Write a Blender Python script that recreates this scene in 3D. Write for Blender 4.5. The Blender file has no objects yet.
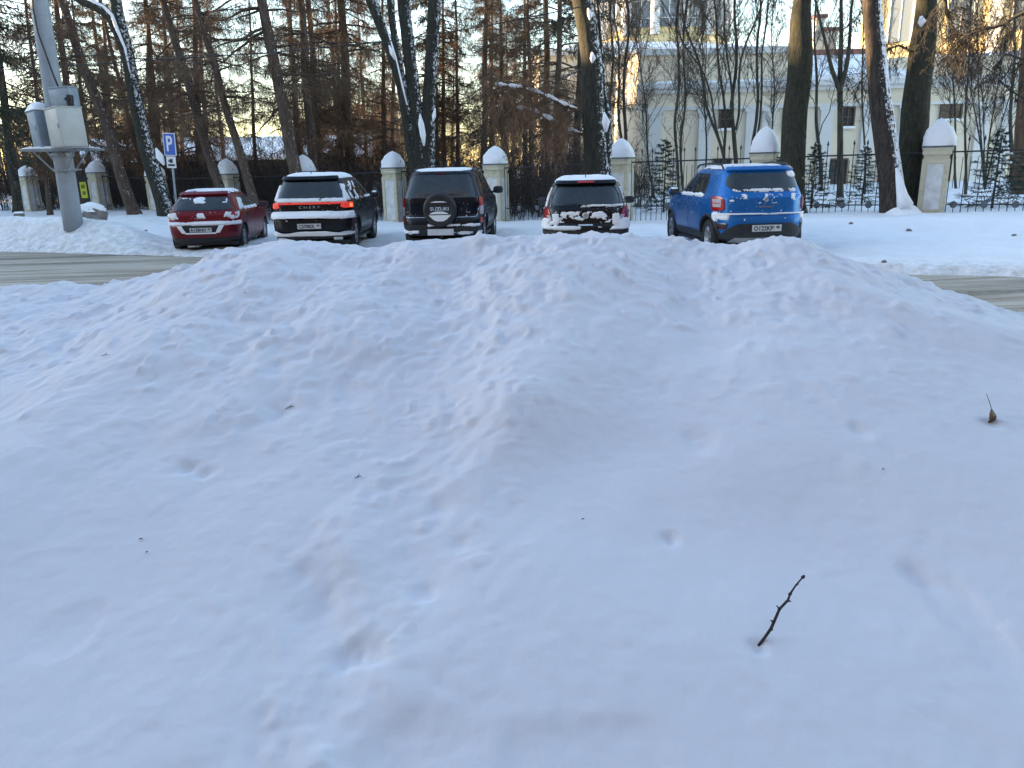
import bpy, math, random
import numpy as np
from mathutils import Vector, Matrix, Euler
R = math.radians
random.seed(7)
C = bpy.context.scene.collection
SC = bpy.context.scene

# ------------------------------------------------------------------ camera
F = 769.0
PITCH, ROLL = R(15.7), R(1.3)
CAM = Vector((0, 0, 1.65))
M3 = (Matrix.Rotation(math.pi/2 - PITCH, 3, 'X') @ Matrix.Rotation(-ROLL, 3, 'Z'))
cd = bpy.data.cameras.new('camera'); cam = bpy.data.objects.new('camera', cd); C.objects.link(cam)
cam.matrix_world = Matrix.Translation(CAM) @ M3.to_4x4()
cd.sensor_fit = 'HORIZONTAL'; cd.sensor_width = 36; cd.lens = 36*F/1024
cd.clip_start = .05; cd.clip_end = 3000
SC.camera = cam
def ray(px, py):
    return (M3 @ Vector(((px-512)/F, -(py-384)/F, -1))).normalized()
def at(px, py, Y):
    """the real place of something seen in direction (px, py) at Y metres ahead"""
    d = ray(px, py); return CAM + d*(Y/d.y)

# ------------------------------------------------------------------ noise
def _h(ix, iy, iz, s):
    n = (ix*374761393 + iy*668265263 + iz*2147483647 + s*974711) & 0xffffffff
    n = ((n ^ (n >> 13))*1274126177) & 0xffffffff
    n = ((n ^ (n >> 16))*2246822519) & 0xffffffff
    return ((n ^ (n >> 15)) & 0xffff)/65535.0
def vnoise(x, y, s=0):
    x = np.asarray(x, float); y = np.asarray(y, float)
    ix = np.floor(x).astype(np.int64); iy = np.floor(y).astype(np.int64)
    fx = x-ix; fy = y-iy
    fx = fx*fx*fx*(fx*(fx*6-15)+10); fy = fy*fy*fy*(fy*(fy*6-15)+10)
    a = _h(ix, iy, 0, s); b = _h(ix+1, iy, 0, s); c = _h(ix, iy+1, 0, s); d = _h(ix+1, iy+1, 0, s)
    return (a*(1-fx)+b*fx)*(1-fy) + (c*(1-fx)+d*fx)*fy
def fbm(x, y, oct=4, s=0, g=.5):
    t = 0; a = 1.0; n = 0; x = np.asarray(x, float); y = np.asarray(y, float)
    for k in range(oct):
        t = t + a*(vnoise(x, y, s+k*17)-.5); n += a; a *= g
        x, y = x*1.66-y*1.21+5.3, x*1.21+y*1.66+2.7
    return t/n*2
def sst(a, b, x):
    t = np.clip((np.asarray(x, float)-a)/(b-a), 0, 1); return t*t*(3-2*t)

# ------------------------------------------------------------------ objects
def tag(o, label=None, cat=None, group=None, kind=None):
    if label: o['label'] = label
    if cat: o['category'] = cat
    if group: o['group'] = group
    if kind: o['kind'] = kind
    return o
def empty(name, loc=(0, 0, 0), rz=0, label=None, cat=None, group=None):
    o = bpy.data.objects.new(name, None); C.objects.link(o)
    o.location = loc; o.rotation_euler = (0, 0, rz); o.empty_display_size = .2
    return tag(o, label, cat, group)
def link_mesh(name, me, mats, parent=None, smooth=True):
    if not isinstance(mats, (list, tuple)): mats = [mats]
    for m in mats: me.materials.append(m)
    o = bpy.data.objects.new(name, me); C.objects.link(o)
    if parent is not None: o.parent = parent
    if smooth:
        me.polygons.foreach_set('use_smooth', np.ones(len(me.polygons), bool))
    return o
def np_mesh(name, V, Q, mats, parent=None, smooth=True, mi=None, T=None):
    """V (n,3); Q (m,4) quads; T (k,3) triangles"""
    me = bpy.data.meshes.new(name)
    V = np.asarray(V, np.float32)
    parts = []
    nq = 0 if Q is None else len(Q); nt = 0 if T is None else len(T)
    me.vertices.add(len(V)); me.vertices.foreach_set('co', V.ravel())
    li = np.concatenate(([np.asarray(Q, np.int32).ravel()] if nq else []) + ([np.asarray(T, np.int32).ravel()] if nt else []))
    me.loops.add(len(li)); me.loops.foreach_set('vertex_index', li)
    me.polygons.add(nq+nt)
    ls = np.concatenate([np.arange(nq)*4, nq*4+np.arange(nt)*3]).astype(np.int32)
    me.polygons.foreach_set('loop_start', ls)
    if mi is not None: me.polygons.foreach_set('material_index', np.asarray(mi, np.int32))
    me.update(calc_edges=True)
    return link_mesh(name, me, mats, parent, smooth)
class MB:
    def __init__(s): s.v = []; s.f = []; s.m = []
    def add(s, V, Fc, mi=0):
        b = len(s.v); s.v += [tuple(p) for p in V]; s.f += [tuple(b+i for i in f) for f in Fc]; s.m += [mi]*len(Fc); return s
    def box(s, x0, x1, y0, y1, z0, z1, mi=0, rot=None, org=None, bev=0):
        if bev:
            b = min(bev, (x1-x0)*.45, (y1-y0)*.45, (z1-z0)*.45)
            import bmesh
            bm = bmesh.new(); bmesh.ops.create_cube(bm, size=1)
            for v in bm.verts:
                v.co = Vector(((x0+x1)/2+v.co.x*(x1-x0), (y0+y1)/2+v.co.y*(y1-y0), (z0+z1)/2+v.co.z*(z1-z0)))
            bmesh.ops.bevel(bm, geom=bm.edges[:], offset=b, segments=2, profile=.5, affect='EDGES')
            bm.verts.index_update()
            V = [v.co.copy() for v in bm.verts]; Fc = [[v.index for v in f.verts] for f in bm.faces]; bm.free()
        else:
            V = [Vector(p) for p in ((x0,y0,z0),(x1,y0,z0),(x1,y1,z0),(x0,y1,z0),(x0,y0,z1),(x1,y0,z1),(x1,y1,z1),(x0,y1,z1))]
            Fc = [(0,3,2,1),(4,5,6,7),(0,1,5,4),(1,2,6,5),(2,3,7,6),(3,0,4,7)]
        if rot is not None:
            o = Vector(org or (0,0,0)); V = [rot @ (p-o) + o for p in V]
        return s.add(V, Fc, mi)
    def tube(s, pts, rad, n=8, mi=0, cap=True):
        pts = [Vector(p) for p in pts]
        if not isinstance(rad, (list, tuple)): rad = [rad]*len(pts)
        V = []; up = None
        for i, p in enumerate(pts):
            t = (pts[min(i+1, len(pts)-1)]-pts[max(i-1, 0)]).normalized()
            if up is None:
                up = Vector((0,0,1)) if abs(t.z) < .9 else Vector((1,0,0))
            a = t.cross(up).normalized(); b = a.cross(t).normalized(); up = b
            for k in range(n):
                w = 2*math.pi*k/n; V.append(p + a*math.cos(w)*rad[i] + b*math.sin(w)*rad[i])
        Fc = []
        for i in range(len(pts)-1):
            for k in range(n):
                k2 = (k+1) % n; Fc.append((i*n+k, i*n+k2, (i+1)*n+k2, (i+1)*n+k))
        if cap: Fc += [tuple(range(n))[::-1], tuple((len(pts)-1)*n+k for k in range(n))]
        return s.add(V, Fc, mi)
    def lathe(s, prof, n=24, axis='Z', org=(0,0,0), mi=0):
        """prof = [(r, h)]"""
        V = []
        for r, h in prof:
            for k in range(n):
                w = 2*math.pi*k/n; x, y = r*math.cos(w), r*math.sin(w)
                p = (x, y, h) if axis == 'Z' else (h, x, y) if axis == 'X' else (x, h, y)
                V.append(Vector(p)+Vector(org))
        Fc = []
        for i in range(len(prof)-1):
            for k in range(n):
                k2 = (k+1) % n; Fc.append((i*n+k, i*n+k2, (i+1)*n+k2, (i+1)*n+k))
        return s.add(V, Fc, mi)
    def build(s, name, mats, parent=None, smooth=False):
        me = bpy.data.meshes.new(name); me.from_pydata([tuple(p) for p in s.v], [], s.f)
        me.polygons.foreach_set('material_index', s.m)
        import bmesh
        bm = bmesh.new(); bm.from_mesh(me); bmesh.ops.recalc_face_normals(bm, faces=bm.faces); bm.to_mesh(me); bm.free()
        me.update()
        return link_mesh(name, me, mats, parent, smooth)
def auto_smooth(o, ang=35):
    me = o.data
    me.polygons.foreach_set('use_smooth', np.ones(len(me.polygons), bool))
    try: me.set_sharp_from_angle(angle=R(ang))
    except Exception: pass
    return o
def text_mesh(name, s, size, mat, parent, loc, rot, depth=.003, sx=1.0, bold=0.0, align='CENTER'):
    cu = bpy.data.curves.new('lettering', 'FONT'); cu.body = s; cu.size = size; cu.extrude = depth
    cu.offset = bold; cu.align_x = align; cu.align_y = 'CENTER'; cu.resolution_u = 4
    t = bpy.data.objects.new('lettering', cu); C.objects.link(t)
    dg = bpy.context.evaluated_depsgraph_get()
    me = bpy.data.meshes.new_from_object(t.evaluated_get(dg))
    bpy.data.objects.remove(t); bpy.data.curves.remove(cu)
    me.materials.clear()
    me.transform(Matrix.Diagonal((sx, 1, 1, 1)))
    o = link_mesh(name, me, mat, parent, False)
    o.location = loc; o.rotation_euler = rot
    return o
def copy_tree(o, parent=None):
    c = o.copy(); C.objects.link(c)
    if parent is not None: c.parent = parent
    for ch in list(o.children): copy_tree(ch, c)
    return c

# ------------------------------------------------------------------ materials
def newmat(name):
    m = bpy.data.materials.new(name); m.use_nodes = True
    nt = m.node_tree; b = nt.nodes['Principled BSDF']; return m, nt, b
def N(nt, typ, **kw):
    n = nt.nodes.new(typ)
    for k, v in kw.items():
        if hasattr(n, k) and not isinstance(v, tuple): setattr(n, k, v)
        else: n.inputs[k].default_value = v
    return n
def noise(nt, scale, detail=4, rough=.6, vec=None, dist=0):
    n = nt.nodes.new('ShaderNodeTexNoise'); n.inputs['Scale'].default_value = scale
    n.inputs['Detail'].default_value = detail; n.inputs['Roughness'].default_value = rough
    n.inputs['Distortion'].default_value = dist
    if vec is not None: nt.links.new(vec, n.inputs['Vector'])
    return n
def coords(nt, kind='Object', scale=(1, 1, 1), rot=(0, 0, 0)):
    tc = nt.nodes.new('ShaderNodeTexCoord'); mp = nt.nodes.new('ShaderNodeMapping')
    mp.inputs['Scale'].default_value = scale; mp.inputs['Rotation'].default_value = rot
    nt.links.new(tc.outputs[kind], mp.inputs['Vector']); return mp.outputs['Vector']
def ramp(nt, fac, stops):
    r = nt.nodes.new('ShaderNodeValToRGB'); e = r.color_ramp.elements
    while len(e) < len(stops): e.new(.5)
    for i, (p, c) in enumerate(stops):
        e[i].position = p; e[i].color = (c[0], c[1], c[2], 1) if not isinstance(c, (int, float)) else (c, c, c, 1)
    nt.links.new(fac, r.inputs['Fac']); return r.outputs['Color']
def bump(nt, b, h, strength=.5, dist=.02, prev=None):
    n = nt.nodes.new('ShaderNodeBump'); n.inputs['Strength'].default_value = strength; n.inputs['Distance'].default_value = dist
    nt.links.new(h, n.inputs['Height'])
    if prev is not None: nt.links.new(prev, n.inputs['Normal'])
    nt.links.new(n.outputs['Normal'], b.inputs['Normal']); return n.outputs['Normal']
def mix(nt, fac, a, bb):
    m = nt.nodes.new('ShaderNodeMix'); m.data_type = 'RGBA'
    for sock, v in ((m.inputs[0], fac), (m.inputs[6], a), (m.inputs[7], bb)):
        if hasattr(v, 'links') or isinstance(v, bpy.types.NodeSocket): nt.links.new(v, sock)
        elif isinstance(v, (int, float)): sock.default_value = v
        else: sock.default_value = (v[0], v[1], v[2], 1)
    return m.outputs[2]
def simple(name, col, rough=.6, metal=0, var=.15, vscale=6, bmp=0, bscale=40, spec=None, coat=0, kind='Object'):
    m, nt, b = newmat(name); v = coords(nt, kind)
    n = noise(nt, vscale, 5, .65, v)
    lo = tuple(c*(1-var) for c in col); hi = tuple(min(1, c*(1+var)) for c in col)
    nt.links.new(ramp(nt, n.outputs['Fac'], [(.3, lo), (.7, hi)]), b.inputs['Base Color'])
    b.inputs['Roughness'].default_value = rough; b.inputs['Metallic'].default_value = metal
    if spec is not None: b.inputs['Specular IOR Level'].default_value = spec
    if coat: b.inputs['Coat Weight'].default_value = coat; b.inputs['Coat Roughness'].default_value = .05
    if bmp: bump(nt, b, noise(nt, bscale, 5, .6, v).outputs['Fac'], bmp, .01)
    return m
MAT = {}
def snow_mat(name, fine=1.0, tint=(.90, .915, .94), tint2=(.86, .855, .87), sy=1.0):
    m, nt, b = newmat(name); v = coords(nt, 'Object', (1, sy, 1))
    n1 = noise(nt, 1.3, 4, .6, v)
    nt.links.new(ramp(nt, n1.outputs['Fac'], [(.35, tint), (.7, tint2)]), b.inputs['Base Color'])
    b.inputs['Roughness'].default_value = .75; b.inputs['Specular IOR Level'].default_value = .2
    h1 = noise(nt, 55*fine, 6, .7, v); h2 = noise(nt, 14*fine, 4, .6, v)
    a = bump(nt, b, h2.outputs['Fac'], .12, .015)
    bump(nt, b, h1.outputs['Fac'], .30, .004, a)
    return m
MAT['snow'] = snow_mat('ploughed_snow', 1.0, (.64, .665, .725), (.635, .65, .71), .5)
MAT['snow_cap'] = snow_mat('settled_snow', .5)
def ground_mat():
    # snow with dirty, driven-over patches near the road
    m, nt, b = newmat('trodden_snow'); v = coords(nt)
    n1 = noise(nt, .55, 6, .65, v); n2 = noise(nt, 5, 6, .7, v)
    c = ramp(nt, n1.outputs['Fac'], [(.35, (.90, .91, .93)), (.62, (.85, .855, .87))])
    at_ = nt.nodes.new('ShaderNodeAttribute'); at_.attribute_name = 'dirt'
    mul = nt.nodes.new('ShaderNodeMath'); mul.operation = 'MULTIPLY'
    nt.links.new(at_.outputs['Fac'], mul.inputs[0])
    nt.links.new(ramp(nt, n2.outputs['Fac'], [(.36, 0.0), (.66, 1.0)]), mul.inputs[1])
    nt.links.new(mix(nt, mul.outputs[0], c, (.46, .42, .37)), b.inputs['Base Color'])
    b.inputs['Roughness'].default_value = .8; b.inputs['Specular IOR Level'].default_value = .2
    h = noise(nt, 3.5, 8, .7, v); h2 = noise(nt, 22, 5, .7, v)
    a = bump(nt, b, h.outputs['Fac'], .5, .06); bump(nt, b, h2.outputs['Fac'], .5, .02, a)
    return m
MAT['ground'] = ground_mat()
RA = math.atan(-.516)
def road_mat():
    m, nt, b = newmat('slushy_asphalt')
    v = coords(nt, 'Object', (.12, 2.2, 1), (0, 0, -RA)); v2 = coords(nt)
    n1 = noise(nt, 1.0, 5, .6, v, .3); n2 = noise(nt, 9, 8, .75, v2); n3 = noise(nt, 1.2, 5, .7, v2)
    c1 = ramp(nt, n1.outputs['Fac'], [(.36, (.13, .098, .065)), (.47, (.30, .24, .17)), (.58, (.54, .48, .39)), (.68, (.20, .15, .10))])
    c = mix(nt, ramp(nt, n2.outputs['Fac'], [(.42, 0.0), (.68, .55)]), c1, (.42, .38, .32))
    c = mix(nt, ramp(nt, n3.outputs['Fac'], [(.45, 0.0), (.75, .35)]), c, (.26, .215, .17))
    nt.links.new(c, b.inputs['Base Color']); b.inputs['Roughness'].default_value = .7
    a = bump(nt, b, n1.outputs['Fac'], .5, .04); bump(nt, b, n2.outputs['Fac'], .7, .015, a)
    return m
MAT['road'] = road_mat()

# ------------------------------------------------------------------ world and sun
w = bpy.data.worlds.new('World'); SC.world = w; w.use_nodes = True
wn = w.node_tree; bg = wn.nodes['Background']; sky = wn.nodes.new('ShaderNodeTexSky'); sky.sky_type = 'NISHITA'
SUN_AZ, SUN_EL = R(-72), R(7)         # measured from the view direction, to the left
sky.sun_disc = False; sky.sun_elevation = SUN_EL
sd = Vector((math.sin(SUN_AZ)*math.cos(SUN_EL), math.cos(SUN_AZ)*math.cos(SUN_EL), math.sin(SUN_EL)))
sky.sun_rotation = SUN_AZ; sky.air_density = 1.0; sky.dust_density = .3; sky.ozone_density = 1.6
bg.inputs['Strength'].default_value = .15
tn = wn.nodes.new('ShaderNodeMix'); tn.data_type = 'RGBA'; tn.blend_type = 'MULTIPLY'; tn.inputs[0].default_value = 1
tn.inputs[7].default_value = (1.06, .965, .93, 1)
wn.links.new(sky.outputs['Color'], tn.inputs[6]); wn.links.new(tn.outputs[2], bg.inputs['Color'])
sl = bpy.data.lights.new('sun', 'SUN'); sl.energy = 5.0; sl.angle = R(.5); sl.color = (1, .68, .36)
so = bpy.data.objects.new('sun', sl); C.objects.link(so)
so.rotation_euler = sd.to_track_quat('Z', 'Y').to_euler()
SC.view_settings.view_transform = 'Standard'; SC.view_settings.look = 'None'
SC.view_settings.gamma = 1; SC.view_settings.use_curve_mapping = False; SC.view_settings.exposure = 2.72
SC.cycles.use_denoising = True; SC.cycles.max_bounces = 6
SC.cycles.diffuse_bounces = 4; SC.cycles.glossy_bounces = 3; SC.cycles.transparent_max_bounces = 8

# ------------------------------------------------------------------ terrain
def roadq(x, y): return (y + .516*x - 14.80)/1.125
def G0(x, y):
    x = np.asarray(x, float); y = np.asarray(y, float); q = roadq(x, y)
    z = -.11 + .018*np.clip(x, 0, 45) + .010*np.clip(x, -45, 0)
    left = sst(-8.5, -13, x)
    z = z + .40*left*sst(.0, 1.6, q)
    z = z + .42*sst(-8.8, -11, x)*np.exp(-((q-1.15)/.75)**2)
    z = z + .16*sst(4.5, 8, x)*sst(.3, 4.5, q) + .05*sst(4, 6, q)
    z = z + .12*np.exp(-((q-5.6-.35*np.sin(x*.4))/.9)**2)*sst(-9, -5, x)
    return z
def G(x, y):
    x = np.asarray(x, float); y = np.asarray(y, float); q = roadq(x, y)
    qe = q + .35*fbm(x*.5, y*.5, 4, 3) + .10*fbm(x*3, y*3, 3, 9)
    inroad = sst(.12, -.35, qe)*sst(-8.3, -7.9, qe)
    far = sst(20, 60, y)
    z = G0(x, y) + .05*sst(-.1, .3, qe)*(1-far)
    z = z + (.065*fbm(x*.9, y*.9, 5, 5) + .03*fbm(x*4.3, y*4.3, 4, 15))*(1-inroad)*(1-.5*far)
    z = z + .5*far*fbm(x*.05, y*.05, 3, 31)
    z = z + .035*np.clip(fbm(x*1.7, y*1.7, 4, 41), 0, 1)*sst(0, .6, q)*sst(3.2, 1.2, q)
    z = z + .022*fbm(x*10, y*10, 3, 43)*sst(-.2, .3, q)*sst(4.5, 1.5, q)
    for q0, wq, dq in ((.75, .13, .035), (1.35, .12, .03), (2.6, .14, .03), (4.1, .13, .025)):
        z = z - dq*np.exp(-((q-q0-.25*fbm(x*.25, y*.25, 2, int(q0*50)))/wq)**2)*(1-far)*sst(12, 6, np.abs(x+3)*.5)
    return z - .10*inroad
def gz(x, y): return float(G(np.array([x]), np.array([y]))[0])
def axis(lo, flo, fhi, hi, fine, grow=1.12):
    a = list(np.arange(flo, fhi+1e-6, fine)); s = fine; x = flo; pre = []
    while x > lo: s *= grow; x -= s; pre.append(x)
    s = fine; x = a[-1]; post = []
    while x < hi: s *= grow; x += s; post.append(x)
    return np.array(pre[::-1]+a+post)
xs = axis(-900, -19, 19, 900, .09); ys = axis(-300, 5.5, 27, 1500, .08)
X, Y = np.meshgrid(xs, ys); Z = G(X, Y)
n, m_ = X.shape
idx = np.arange(n*m_).reshape(n, m_)
Qd = np.stack([idx[:-1, :-1], idx[:-1, 1:], idx[1:, 1:], idx[1:, :-1]], -1).reshape(-1, 4)
gr = np_mesh('snow_ground', np.stack([X, Y, Z], -1).reshape(-1, 3), Qd, MAT['ground'])
q_ = roadq(X, Y).ravel()
dirt = (sst(2.2, -.2, q_)*.7 + .14*sst(6, 2, q_))*sst(-9, -7.6, q_)*(1-.55*sst(2, 5, X.ravel()) * sst(.4, 1.2, q_))
att = gr.data.attributes.new('dirt', 'FLOAT', 'POINT'); att.data.foreach_set('value', dirt.astype(np.float32))
tag(gr, kind='structure')
# road: one sheet just over the dip in the snow
L = 260; rows = []
u = Vector((math.cos(RA), math.sin(RA), 0)); nrm = Vector((-math.sin(RA), math.cos(RA), 0))
c0 = Vector((0, 14.80, 0)); us = np.concatenate([np.linspace(-L, -30, 24), np.linspace(-29.5, 30, 180), np.linspace(35, L, 24)]); vs = np.linspace(-8.6, .5, 46)
U_, V_ = np.meshgrid(us, vs)
RX = c0.x + u.x*U_ + nrm.x*V_; RY = c0.y + u.y*U_ + nrm.y*V_
RZ = -.11 + .018*np.clip(RX, 0, 45) + .010*np.clip(RX, -45, 0) - .045 + .012*fbm(V_*2.2, U_*.08, 3, 77)
n, m_ = RX.shape; idx = np.arange(n*m_).reshape(n, m_)
Qd = np.stack([idx[:-1, :-1], idx[:-1, 1:], idx[1:, 1:], idx[1:, :-1]], -1).reshape(-1, 4)
rd = np_mesh('road', np.stack([RX, RY, RZ], -1).reshape(-1, 3), Qd, MAT['road']); tag(rd, kind='structure')

# ------------------------------------------------------------------ the bank of ploughed snow in front
PXC = [(-250, 300), (-120, 292), (0, 288), (60, 283), (100, 289), (140, 284), (175, 272), (215, 254), (260, 248), (300, 244), (360, 246), (420, 246), (465, 242), (500, 236), (545, 233),
       (600, 236), (650, 239), (700, 241), (735, 244), (780, 243), (815, 251), (860, 266), (905, 281), (950, 293), (1024, 319), (1150, 360), (1350, 430)]
def crestY(tx): return 4.4/(1+.22*tx)
cx, cz = [], []
for px, py in PXC:
    d = ray(px, py); tx = d.x/d.y; Yc = crestY(tx); p = CAM + d*(Yc/d.y); cx.append(p.x); cz.append(p.z)
cx = np.array(cx); cz = np.array(cz)
def Bbase(x, y):
    x = np.asarray(x, float); y = np.asarray(y, float)
    Yc = 4.4 - .22*x
    zc = np.interp(x, cx, cz)
    xs_ = np.interp(x*.55, cx, cz)                       # the apron below follows the crest more loosely
    y0 = .7; t = np.clip((y-y0)/(Yc-y0), -.6, 1.0)
    zn = .52 + .10*(xs_-1.0)
    zf = zn + (zc*sst(.25, .95, t)+xs_*(1-sst(.25, .95, t))-zn)*np.sign(t)*np.abs(t)**1.12
    d = y-Yc
    back = np.clip(d, 0, 10)
    zb = zc - (zc+.25)*sst(-.25, 2.3, back) + (zc+.25)*sst(-.25, 2.3, 0*back)
    return np.where(d < 0, zf, zb)
def hit(px, py):
    d = ray(px, py); lo = .8
    for k in range(400):
        yy = .8 + k*.01
        p = CAM + d*(yy/d.y)
        if p.z < float(Bbase(p.x, p.y)): return (p.x, p.y)
    return (p.x, p.y)
def seg_ridge(x, y, pts, wid, amp):
    best = np.full(x.shape, 1e9)
    for (a, b) in zip(pts[:-1], pts[1:]):
        ax, ay = a; bx, by = b; dx, dy = bx-ax, by-ay; L2 = dx*dx+dy*dy
        t = np.clip(((x-ax)*dx+(y-ay)*dy)/L2, 0, 1)
        best = np.minimum(best, np.hypot(x-ax-t*dx, y-ay-t*dy))
    return amp*np.exp(-(best/wid)**2)
RIDGES = [([(528, 402), (545, 350), (556, 300), (572, 250)], .26, .045),
          ([(528, 402), (500, 440), (470, 470)], .12, .02),
          ([(-60, 520), (60, 430), (150, 350), (260, 270)], .30, .055),
          ([(230, 410), (330, 330), (420, 262)], .22, .035),
          ([(790, 258), (850, 300), (950, 330), (1060, 350)], .25, .05),
          ([(700, 255), (690, 330), (640, 420)], .25, -.025),
          ([(470, 260), (450, 340), (420, 450), (400, 560)], .24, -.022),
          ([(330, 600), (370, 660), (400, 760)], .10, -.018),
          ([(600, 480), (700, 520), (820, 520)], .35, -.03),
          ([(345, 520), (365, 600), (395, 700)], .07, .016)]
RW = [([hit(*p) for p in pts], w_, a_) for pts, w_, a_ in RIDGES]
def Bank(x, y):
    x = np.asarray(x, float); y = np.asarray(y, float)
    z = Bbase(x, y)
    for pts, w_, a_ in RW: z = z + seg_ridge(x, y, pts, w_, a_)
    Yc = 4.4-.22*x
    # wind packed, trodden and cloddy: rougher to the crest, smoother low down
    rough = .13 + .95*sst(1.9, 3.7, y + .5*fbm(x*.8, y*.8, 3, 71)) + .45*np.exp(-((x+.35-.15*(y-1.5))/.28)**2)
    wx = x + .12*fbm(x*2.1, y*2.1, 3, 55); wy = y + .12*fbm(x*2.1, y*2.1, 3, 56)
    z = z + .028*fbm(x*.9, y*.9, 3, 11)*sst(.8, 2.2, y)
    z = z + .028*rough*fbm(wx*3.6, wy*1.9, 4, 12, .5)
    r1 = 1-np.abs(fbm(wx*7, wy*3.4, 3, 13, .5)); z = z + .012*rough*r1
    z = z + .0105*rough*fbm(wx*19, wy*8.5, 4, 14, .6) + .0048*rough*fbm(x*46, y*21, 3, 24, .6)
    z = z + .0011*sst(.60, .80, vnoise(x*50, y*26, 98))*(.4+rough) + .0016*fbm(x*62, y*32, 3, 21, .6)
    # streaks where the snow slid down each side of the spurs
    z = z + .010*rough*fbm((x*.8+y*.5)*9, (y*.8-x*.5)*2.5, 3, 61)
    # little clods and pits
    c = vnoise(x*9, y*9, 91)*vnoise(x*9+.5, y*9+.3, 92); z = z + .014*sst(.62, .8, c)*rough
    c = vnoise(x*36, y*18, 95)*vnoise(x*12, y*7, 96); z = z + .011*sst(.46, .66, c)*rough
    c = vnoise(x*5, y*2.6, 93); z = z - .009*sst(.88, .99, c)
    for (hx, hy, hr, hd) in PITS: z = z - hd*np.exp(-(((x-hx)**2+((y-hy)*.7)**2)/hr**2)**1.5)
    return z
PITS = []
for px, py, r, d in [(758, 647, .016, .010), (991, 423, .022, .010)]:
    hx, hy = hit(px, py); PITS.append((hx, hy, r, d))
for px, py, r, d in [(282, 412, .05, .018), (350, 655, .03, .02), (365, 640, .02, .008), (188, 470, .025, .015), (205, 474, .025, .012), (275, 376, .05, .012), (670, 528, .02, .012), (920, 568, .035, .012), (860, 432, .03, .01), (378, 655, .028, .014),
                      (462, 540, .025, .01), (425, 590, .03, .012), (440, 500, .03, .01), (300, 575, .03, .008), (700, 435, .05, .012)]:
    hx, hy = hit(px, py); PITS.append((hx, hy, r, d))
bx = np.arange(-6.6, 6.2, .014)
by = np.concatenate([np.arange(.25, 2.6, .0085), np.arange(2.6, 5.8, .014), np.arange(5.8, 7.9, .05)])
X, Y = np.meshgrid(bx, by); Z = Bank(X, Y)
edge = np.minimum(np.minimum(X-bx[0], bx[-1]-X), 9)
Z = Z - 1.2*sst(.8, 0, edge)
n, m_ = X.shape; idx = np.arange(n*m_).reshape(n, m_)
Qd = np.stack([idx[:-1, :-1], idx[:-1, 1:], idx[1:, 1:], idx[1:, :-1]], -1).reshape(-1, 4)
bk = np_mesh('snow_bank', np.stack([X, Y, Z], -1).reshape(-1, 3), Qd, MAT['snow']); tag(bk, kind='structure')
def bank_hit(px, py):
    d = ray(px, py); ts = np.arange(.6, 6.5, .002)
    P = np.array(CAM)[None, :] + np.array(d)[None, :]*(ts/d.y)[:, None]
    zz = Bank(P[:, 0], P[:, 1]); k = int(np.argmax(P[:, 2] < zz)); return Vector(P[k])
# ================================================================== CARS
def paint(name, col, metal=.3, dirty=.25):
    m, nt, b = newmat(name); v = coords(nt)
    sx = nt.nodes.new('ShaderNodeSeparateXYZ'); nt.links.new(v, sx.inputs[0])
    n1 = noise(nt, 5, 6, .7, v); n2 = noise(nt, 40, 4, .7, v)
    mr = nt.nodes.new('ShaderNodeMapRange'); mr.inputs[1].default_value = 1.0; mr.inputs[2].default_value = .25
    nt.links.new(sx.outputs['Z'], mr.inputs[0])
    a = nt.nodes.new('ShaderNodeMath'); a.operation = 'MULTIPLY'; nt.links.new(mr.outputs[0], a.inputs[0])
    nt.links.new(ramp(nt, n1.outputs['Fac'], [(.3, .3), (.7, 1.0)]), a.inputs[1])
    a2 = nt.nodes.new('ShaderNodeMath'); a2.operation = 'MULTIPLY'; nt.links.new(a.outputs[0], a2.inputs[0]); a2.inputs[1].default_value = dirty*1.3
    a3 = nt.nodes.new('ShaderNodeMath'); a3.operation = 'ADD'; nt.links.new(a2.outputs[0], a3.inputs[0])
    nt.links.new(ramp(nt, n2.outputs['Fac'], [(.5, 0.0), (.8, .12)]), a3.inputs[1])
    nt.links.new(mix(nt, a3.outputs[0], col, (.10, .10, .105)), b.inputs['Base Color'])
    b.inputs['Metallic'].default_value = metal; b.inputs['Coat Weight'].default_value = .15; b.inputs['Coat Roughness'].default_value = .1; b.inputs['Specular IOR Level'].default_value = .25
    nt.links.new(ramp(nt, a3.outputs[0], [(0, .25), (.4, .7)]), b.inputs['Roughness'])
    return m
def glass_mat(name, col=(.012, .016, .02), rough=.08):
    m, nt, b = newmat(name); v = coords(nt); n = noise(nt, 7, 5, .7, v)
    nt.links.new(mix(nt, ramp(nt, n.outputs['Fac'], [(.45, 0.0), (.75, .30)]), col, (.05, .06, .07)), b.inputs['Base Color'])
    nt.links.new(ramp(nt, n.outputs['Fac'], [(.4, rough), (.75, .4)]), b.inputs['Roughness'])
    b.inputs['Specular IOR Level'].default_value = .7
    return m
MAT['glass'] = glass_mat('car_glass')
MAT['plastic'] = simple('dark_plastic', (.022, .023, .026), .55, var=.35, vscale=9)
MAT['tyre'] = simple('tyre_rubber', (.03, .03, .032), .85, var=.5, vscale=8, bmp=.3)
MAT['rim'] = simple('wheel_alloy', (.38, .39, .41), .4, .8, var=.3, vscale=12)
MAT['plate'] = simple('plate_white', (.62, .64, .66), .5, var=.12, vscale=9)
MAT['plate_ink'] = simple('plate_ink', (.02, .02, .022), .6)
MAT['chrome'] = simple('bright_trim', (.6, .62, .65), .25, 1, var=.1)
MAT['lens_red'] = simple('tail_lamp_red', (.42, .012, .012), .18, var=.25, vscale=14, coat=.6)
MAT['lens_clear'] = simple('tail_lamp_clear', (.52, .46, .48), .2, var=.2, vscale=20, coat=.6)
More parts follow.
